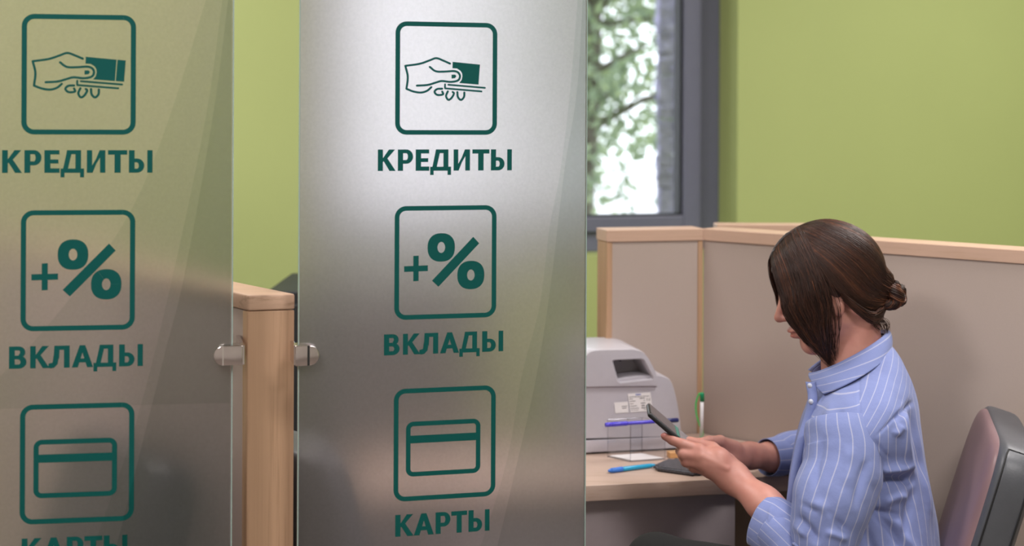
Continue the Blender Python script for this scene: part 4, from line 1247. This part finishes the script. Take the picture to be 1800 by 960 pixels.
def tube_cloth(name, spine, nseg, k, foldlist, noise_amp, circ, seed, par=shirt, squash=1.0, thick=.0012, ref=(0, -1, 0), rim=None):
    S_ = catmull(np.array([list(W(x, y, Y))+[r] for x, y, Y, r in spine]), k)
    pts, rad = S_[:, :3], S_[:, 3]
    T = np.gradient(pts, axis=0); T /= np.linalg.norm(T, axis=1)[:, None]
    tt = np.linspace(0, 2*math.pi, nseg, endpoint=False)
    N_v = np.array(ref, float); G = np.zeros((len(pts), nseg, 3))
    for i in range(len(pts)):
        N_v = N_v-T[i]*(N_v@T[i]); N_v /= np.linalg.norm(N_v); B_v = np.cross(T[i], N_v)
        G[i] = pts[i]+rad[i]*(np.cos(tt)[:, None]*N_v*squash+np.sin(tt)[:, None]*B_v)
    if rim is not None: G = rim(G, pts, T)
    nr = normals(G)
    G = G+nr*((vnoise(G, 22, seed)*noise_amp+vnoise(G, 48, seed+5)*noise_amp*.4))[..., None]
    G = folds(G, nr, foldlist)
    st = (tt/(2*math.pi))[None, :]*circ+0*G[..., 0]
    return grid_mesh(name, G, st, M['shirt'], par, True, thick, circ)
# near sleeve: upper arm, elbow, forearm
tube_cloth('sleeve', [(1478, 744, 2.418, .058), (1480, 764, 2.408, .0625), (1484, 792, 2.396, .0655), (1480, 832, 2.38, .0665), (1464, 880, 2.36, .0665), (1452, 930, 2.35, .060), (1445, 975, 2.345, .052), (1428, 988, 2.35, .047), (1405, 968, 2.37, .045), (1385, 948, 2.39, .045), (1366, 930, 2.41, .045)],
           150, 16, [(1455, 760, 1425, 870, 7, -.005), (1530, 800, 1500, 900, 8, -.006), (1500, 780, 1480, 860, 10, .004), (1440, 890, 1500, 940, 7, -.007), (1420, 880, 1480, 920, 8, .006), (1400, 900, 1440, 960, 6, -.008), (1380, 905, 1420, 950, 6, .006), (1390, 930, 1400, 975, 5, -.006), (1450, 930, 1490, 955, 6, .006), (1405, 880, 1440, 905, 4, -.004)], .006, .41, 3)
# near cuff
def rim_slant(G, pts, T):
    n = len(pts)
    for i in range(n):
        w = i/(n-1)
        z = G[i][:, 2]-pts[i][2]
        G[i] = G[i]+np.array([1, 0, 0])*(w*(z*.55))[:, None]
    return G
tube_cloth('cuff', [(1392, 948, 2.385, .049), (1375, 936, 2.40, .050), (1358, 925, 2.415, .050), (1340, 914, 2.43, .047)], 110, 8,
           [(1360, 880, 1350, 950, 5, .003), (1372, 900, 1385, 960, 6, -.004)], .004, .328, 8, squash=.8)
# far sleeve and cuff
tube_cloth('sleeve', [(1480, 735, 2.68, .050), (1462, 760, 2.74, .052), (1440, 782, 2.78, .048), (1415, 790, 2.785, .042), (1392, 793, 2.77, .039), (1370, 800, 2.75, .036)], 110, 12,
           [(1375, 770, 1400, 812, 5, -.005), (1388, 760, 1404, 800, 5, .005), (1368, 790, 1395, 822, 5, .004)], .006, .287, 12)
tube_cloth('cuff', [(1386, 798, 2.765, .036), (1366, 802, 2.745, .0375), (1348, 804, 2.728, .0345)], 90, 8, [(1350, 785, 1372, 822, 5, .002)], .003, .2255, 14)
# stand of the collar and folded leaf
def collar_loft(name, rowsC, gap0, gap1, n=140, k=8, stripe_dir='v'):
    R_ = catmull(np.array(rowsC, float), k); G = []
    for (fx, fy, bx, by, hw, dc, g0) in R_:
        Fp, Bp = W(fx, fy, dc+.006), W(bx, by, dc-.006); C_ = (Fp+Bp)/2; a = (Fp-Bp)/2
        t = np.linspace(g0, 2*math.pi-g0*1.2, n)
        G.append(C_+np.cos(t)[:, None]*a+np.sin(t)[:, None]*latv*hw)
    G = np.array(G)
    st = np.cumsum(np.linalg.norm(np.diff(G, axis=0, prepend=G[:1]), axis=2), axis=0)+.007
    return grid_mesh(name, G, st, M['shirt'], shirt, False, .0016)
collar_loft('collar_stand', [(1436, 676, 1566, 622, .078, 2.55, .25), (1428, 668, 1560, 604, .064, 2.55, .25), (1424, 658, 1556, 590, .058, 2.55, .25)], .2, .2)
collar_loft('collar_leaf', [(1424, 657, 1555, 588, .0585, 2.55, .22), (1421, 655, 1560, 582, .062, 2.55, .20), (1415, 662, 1565, 586, .072, 2.55, .42), (1412, 676, 1567, 598, .088, 2.55, .68), (1414, 694, 1566, 612, .103, 2.55, .92)], .2, .2)
# placket with buttons and the breast pocket edge
pk = catmull([W(1421, 668, 2.515), W(1425, 700, 2.50), W(1416, 735, 2.495), W(1404, 775, 2.485), W(1394, 830, 2.47), W(1386, 890, 2.46)], 8)
mb = MB()
Gp = np.array([[p+np.array([.012*math.sin(u)*.8, -.016*math.cos(u)-.006, 0]) for u in np.linspace(-.9, .9, 12)] for p in pk])
stp = np.tile(np.linspace(.004, .016, 12), (len(pk), 1))
grid_mesh('placket', Gp, stp, M['shirt'], shirt, False, .0016)
for (x, y) in ((1424, 678), (1426, 706)):
    p_ = W(x, y, 2.475); MB().tube([p_, p_+[-.0015, -.0015, 0]], .0045, 12).build('button', M['button'], shirt, True)

# ---- trousers and shoes
hipN, hipF = W(1560, 1090, 2.42), W(1560, 1090, 2.60)
kneeN, kneeF = W(1155, 996, 2.47), W(1180, 1035, 2.62)
ankN, ankF = kneeN+np.array([.10, .10, -.40]), np.array([kneeF[0]-.02, kneeF[1], .10])
def legs(p):
    d = smin(cone(p, hipN, hipF, .10, .10), cone(p, hipN+[-.01, .09, .0], hipN+[-.01, .09, .03], .10, .09), .05)
    a = smin(cone(p, hipN, kneeN, .082, .053), cone(p, kneeN, ankN, .053, .036), .02)
    b = smin(cone(p, hipF, kneeF, .082, .055), cone(p, kneeF, ankF, .055, .036), .02)
    return smin(smin(a, b, .03), d, .04)+vnoise(p, 20, 4)*.004
Vl, Fl = surface_net(legs, [kneeN[0]-.09, 2.25, .04], [.84, 2.78, .82], .008)
mesh('trousers', Vl, Fl, M['trousers'], woman, True)
for i, a_ in enumerate((ankN, ankF)):
    toe = a_+np.array([-.16, 0, -.045 if i else -.06])
    fn = lambda p: smin(smin(cone(p, a_+[0, 0, -.0], a_+[.01, 0, -.05], .036, .036), cone(p, a_+[.01, 0, -.055], toe, .035, .030), .02), 1e3+0*p[:, 0], .01)
    v, f = surface_net(fn, np.minimum(a_, toe)-.06, np.maximum(a_, toe)+.06, .006)
    mesh('shoe', v, f, M['black_plastic'], woman, True)

# ---- hair
HC = np.array([-.004, .022, 0.]); HR = np.array([.1095, .103, .0845])
def on_shell(q, s=1.0):
    d = q-HC; k = np.sqrt(((d/HR)**2).sum(-1, keepdims=True)); return HC+d/k*s
def cap_sdf(p):
    q = w2h(p); m = q.copy(); m[:, 2] = np.abs(m[:, 2])
    d = ell(q, HC, HR*.975)
    d = smin(d, ell(m, (-.054, -.046, .010), (.034, .030, .036)), .02)
    # cut away the face and the neck
    low = np.maximum(-.022+.72*(q[:, 0]+.008)-q[:, 1], -.022+1.02*(q[:, 0]+.008)*0-q[:, 1]-1) 
    back = -.022+1.10*(q[:, 0]+.008)-q[:, 1]
    cut = np.where(q[:, 0] > -.008, low, back)
    d = smax(d, cut, .010)
    return smax(d, -q[:, 1]-.094, .008)*HS
Vc, Fc = surface_net(cap_sdf, HO-.16, HO+.15, .003)
hair = mesh('hair', Vc, Fc, M['hair_cap'], woman, True)
def strands(paths, rad, tone, name, nsides=3, par=hair):
    """paths: K x n x 3 world"""
    K, n = paths.shape[:2]
    T = np.gradient(paths, axis=1); T /= np.linalg.norm(T, axis=2)[..., None]+1e-12
    ref = np.array([.3, -.2, .9]); N1 = np.cross(T, ref); N1 /= np.linalg.norm(N1, axis=2)[..., None]+1e-12; N2 = np.cross(T, N1)
    u = np.linspace(0, 1, n); prof = np.minimum(1, np.minimum(u*8+.3, (1-u)*5+.15))
    R_ = rad[:, None]*prof[None]; V = []
    for s_ in range(nsides):
        a = 2*math.pi*s_/nsides; V.append(paths+R_[..., None]*(math.cos(a)*N1+math.sin(a)*N2))
    V = np.stack(V, 2)                     # K n s 3
    base = (np.arange(K)*n*nsides)[:, None, None]; i = np.arange(n-1)[None, :, None]; s_ = np.arange(nsides)[None, None, :]
    s2 = (s_+1) % nsides
    q = np.stack(np.broadcast_arrays(base+i*nsides+s_, base+i*nsides+s2, base+(i+1)*nsides+s2, base+(i+1)*nsides+s_), -1).reshape(-1, 4)
    o = mesh(name, V.reshape(-1, 3), q, M['hair'], par, True, 'stuff')
    fattr(o, 'tone', np.repeat(tone, n*nsides)); return o
def bez(ctrl, n):
    """ctrl K x m x 3 -> smooth K x n x 3 by Catmull-Rom"""
    K, m = ctrl.shape[:2]; Q = np.concatenate([2*ctrl[:, :1]-ctrl[:, 1:2], ctrl, 2*ctrl[:, -1:]-ctrl[:, -2:-1]], 1)
    u = np.linspace(0, m-1-1e-6, n); i = u.astype(int); t = (u-i)[None, :, None]
    a, b, c, d = Q[:, i], Q[:, i+1], Q[:, i+2], Q[:, i+3]
    return 0.5*(2*b+(-a+c)*t+(2*a-5*b+4*c-d)*t*t+(-a+3*b-3*c+d)*t**3)
def clump(s, seed):
    r = np.random.default_rng(seed); c = np.floor(s*26).astype(int); off = r.uniform(-1, 1, 40)
    return off[np.clip(c, 0, 39)]
def group(keys, K, seed, shell_pts, n=26, jit=.0022, side=1, lift=(0, .006), rad=.00062, mix=None, name='strands', tshift=0, endr=(1, 1)):
    """keys: list of control polylines (s = 0..1), each m x 3 in head coordinates"""
    r = np.random.default_rng(seed); keys = np.array(keys, float); s_ = np.sort(r.uniform(0, 1, K))
    x = s_*(len(keys)-1); i = np.minimum(x.astype(int), len(keys)-2); f = (x-i)[:, None, None]
    C_ = keys[i]*(1-f)+keys[i+1]*f
    C_ += r.normal(0, jit, C_.shape)
    C_[..., 2] *= 1
    C_[:, -1] = C_[:, -2]+(C_[:, -1]-C_[:, -2])*r.uniform(*endr, K)[:, None]
    pth = bez(C_, n); u = np.linspace(0, 1, n)
    w = np.clip((shell_pts-u)/.12, 0, 1)[None, :, None]
    lf = (1+r.uniform(lift[0], lift[1], K)/.1)[:, None, None]
    sh = HC+(on_shell(pth)-HC)*lf
    pth = pth*(1-w)+sh*w
    pth[..., 2] *= side
    ph = r.uniform(0, 6.28, K); cl_ = clump(s_, seed+1)
    tone = np.clip(.38+tshift+.22*cl_+r.normal(0, .16, K), 0, 1)
    wp_ = h2w(pth.reshape(-1, 3)).reshape(pth.shape)
    return strands(wp_, rad*r.uniform(.6, 1.25, K), tone, name)
front = [[(.080, .092, -.008), (.101, .066, .030), (.103, .012, .047), (.094, -.036, .052), (.080, -.072, .050), (.062, -.102, .046), (.048, -.126, .043)],
         [(.062, .112, -.010), (.080, .080, .055), (.080, .020, .072), (.074, -.030, .070), (.064, -.070, .062), (.054, -.102, .052), (.046, -.130, .045)],
         [(.040, .124, -.012), (.050, .090, .070), (.046, .030, .086), (.042, -.020, .083), (.045, -.065, .073), (.046, -.102, .058), (.048, -.130, .046)],
         [(.015, .131, -.012), (.020, .095, .072), (.016, .040, .088), (.014, -.012, .087), (.026, -.050, .078), (.036, -.090, .064), (.045, -.132, .048)]]
group(front, 2400, 21, .42, name='front_strands', lift=(-.001, .0045), endr=(-.6, 1.25))
group(front[:3], 500, 22, .42, side=-1, name='front_strands')
wisps = [[(.075, .095, -.005), (.098, .060, .040), (.101, .005, .055), (.094, -.045, .056), (.080, -.085, .052), (.060, -.122, .046), (.044, -.150, .042)],
         [(.02, .128, -.01), (.022, .09, .075), (.006, .03, .090), (-.002, -.02, .089), (.006, -.060, .080), (.018, -.092, .068), (.026, -.118, .060)]]
group(wisps, 70, 23, .4, name='loose_strands', jit=.0016, rad=.0005)
back = [[(.075, .100, -.010), (.045, .095, .064), (.004, .020, .088), (-.020, -.030, .082), (-.055, -.066, .055), (-.088, -.056, .020), (-.104, -.050, .008)],
        [(.055, .115, -.010), (.020, .100, .066), (-.020, .035, .087), (-.050, -.020, .072), (-.078, -.048, .045), (-.096, -.050, .018), (-.106, -.048, .006)],
        [(.030, .127, -.010), (-.010, .110, .058), (-.055, .050, .074), (-.085, .000, .058), (-.104, -.028, .034), (-.108, -.042, .014), (-.108, -.046, .004)],
        [(.000, .133, -.010), (-.040, .118, .040), (-.085, .070, .052), (-.108, .022, .040), (-.118, -.012, .024), (-.114, -.036, .010), (-.110, -.044, .002)],
        [(-.015, .133, -.004), (-.055, .118, .012), (-.100, .075, .014), (-.120, .030, .012), (-.124, -.006, .008), (-.117, -.034, .004), (-.111, -.042, .000)]]
group(back, 3600, 31, .74, name='back_strands', lift=(0, .004))
group(back, 1200, 32, .74, side=-1, name='back_strands', lift=(0, .004))
nape = [[(-.012, -.022, .083), (-.030, -.052, .079), (-.050, -.078, .065), (-.068, -.084, .042), (-.088, -.070, .016), (-.104, -.056, .006)],
        [(-.010, -.005, .088), (-.034, -.040, .084), (-.056, -.062, .067), (-.078, -.064, .043), (-.094, -.058, .016), (-.106, -.052, .006)]]
group(nape, 1000, 41, -1, name='nape_strands', jit=.0016)
group(nape, 300, 42, -1, side=-1, name='nape_strands', jit=.0016)
fly = [[(-.050, -.080, .050), (-.056, -.092, .050), (-.062, -.102, .046)], [(-.075, -.080, .015), (-.088, -.098, .016), (-.082, -.118, .018)]]
group(fly, 60, 45, -1, name='loose_strands', jit=.0018, rad=.00035, n=10)
# bun: twisted loops of hair
bc = np.array([-.110, -.049, .006])
def coil(cen, a0, turns, R0, R1, h0, h1, K, seed, spread, ax=0):
    r = np.random.default_rng(seed); n = 40; u = np.linspace(0, 1, n)
    an = a0+turns*2*math.pi*u; Rr = R0+(R1-R0)*u; hh = h0+(h1-h0)*u
    core = np.stack([cen[0]+hh, cen[1]+Rr*np.sin(an), cen[2]+Rr*np.cos(an)], 1)
    if ax == 1: core = np.stack([cen[0]+Rr*np.cos(an), cen[1]+Rr*np.sin(an)*.8, cen[2]+hh], 1)
    T = np.gradient(core, axis=0); T /= np.linalg.norm(T, axis=1)[:, None]
    N1 = np.cross(T, [.2, .3, .9]); N1 /= np.linalg.norm(N1, axis=1)[:, None]; N2 = np.cross(T, N1)
    ph = r.uniform(0, 6.28, K); rr = spread*np.sqrt(r.uniform(.3, 1, K)); tw = 2.2
    A = ph[:, None]+tw*2*math.pi*u[None]*.6
    pth = core[None]+rr[:, None, None]*(np.cos(A)[..., None]*N1[None]+np.sin(A)[..., None]*N2[None])
    tone = np.clip(.5+.3*np.sin(ph*3)+r.normal(0, .15, K), 0, 1)
    w_ = h2w(pth.reshape(-1, 3)).reshape(pth.shape)
    mb.tube(h2w(core), spread*HS*.86, 10)
    return w_, tone, K
mb = MB(); W_ = []; T_ = []
for args in ((bc, 2.6, 1.05, .015, .014, -.022, .006, 190, 1, .0130, 0), (bc+[.004, -.004, .004], .4, .9, .014, .015, .004, .010, 150, 2, .0120, 1), (bc+[-.006, .012, 0], 0.2, .8, .009, .008, -.006, .008, 90, 3, .0085, 1)):
    w_, t_, K_ = coil(*args); W_.append(w_); T_.append(t_)
bun = mb.build('hair_bun', M['hair_cap'], hair, True)
o = strands(np.concatenate(W_), np.full(sum(len(t) for t in T_), .0009), np.concatenate(T_), 'bun_strands', par=hair)

# ---- phone held in the hands
d1 = np.array([.76, 0, -.65]); d1 /= np.linalg.norm(d1)
c0 = J(1140, 728.5, 2.505)
d2 = np.array([.05, 1.0, .055]); d2 -= d1*(d2@d1); d2 /= np.linalg.norm(d2)
d3 = np.cross(d1, d2)
if d3[2] < 0: d3 = -d3
PL, PWd, PT = .148, .070, .0085
cen = c0+d1*PL/2+d2*PWd/2+d3*0
ph = empty('phone', cen-d3*PT/2, 'black smartphone held in both hands of the woman, tilted towards her face', 'phone')
o = MB().box(cen, (PL/2, PWd/2, PT/2), d1, d2, d3, .0036, 4).build('phone_case', M['black_plastic'], ph); autosmooth(o, 50)
MB().box(cen+d3*(PT/2+.0002), (PL/2-.003, PWd/2-.003, .0004), d1, d2, d3).build('screen', M['screen'], ph)
MB().box(c0+d1*.066+d2*PWd/2+d3*(PT/2+.0008), (.0035, PWd/2-.004, .0002), d1, d2, d3).build('screen_stripe', M['screen_teal'], ph)
MB().box(c0+d1*.090+d2*PWd/2+d3*(PT/2+.0008), (.019, PWd/2-.004, .0002), d1, d2, d3).build('screen_field', M['screen_light'], ph)
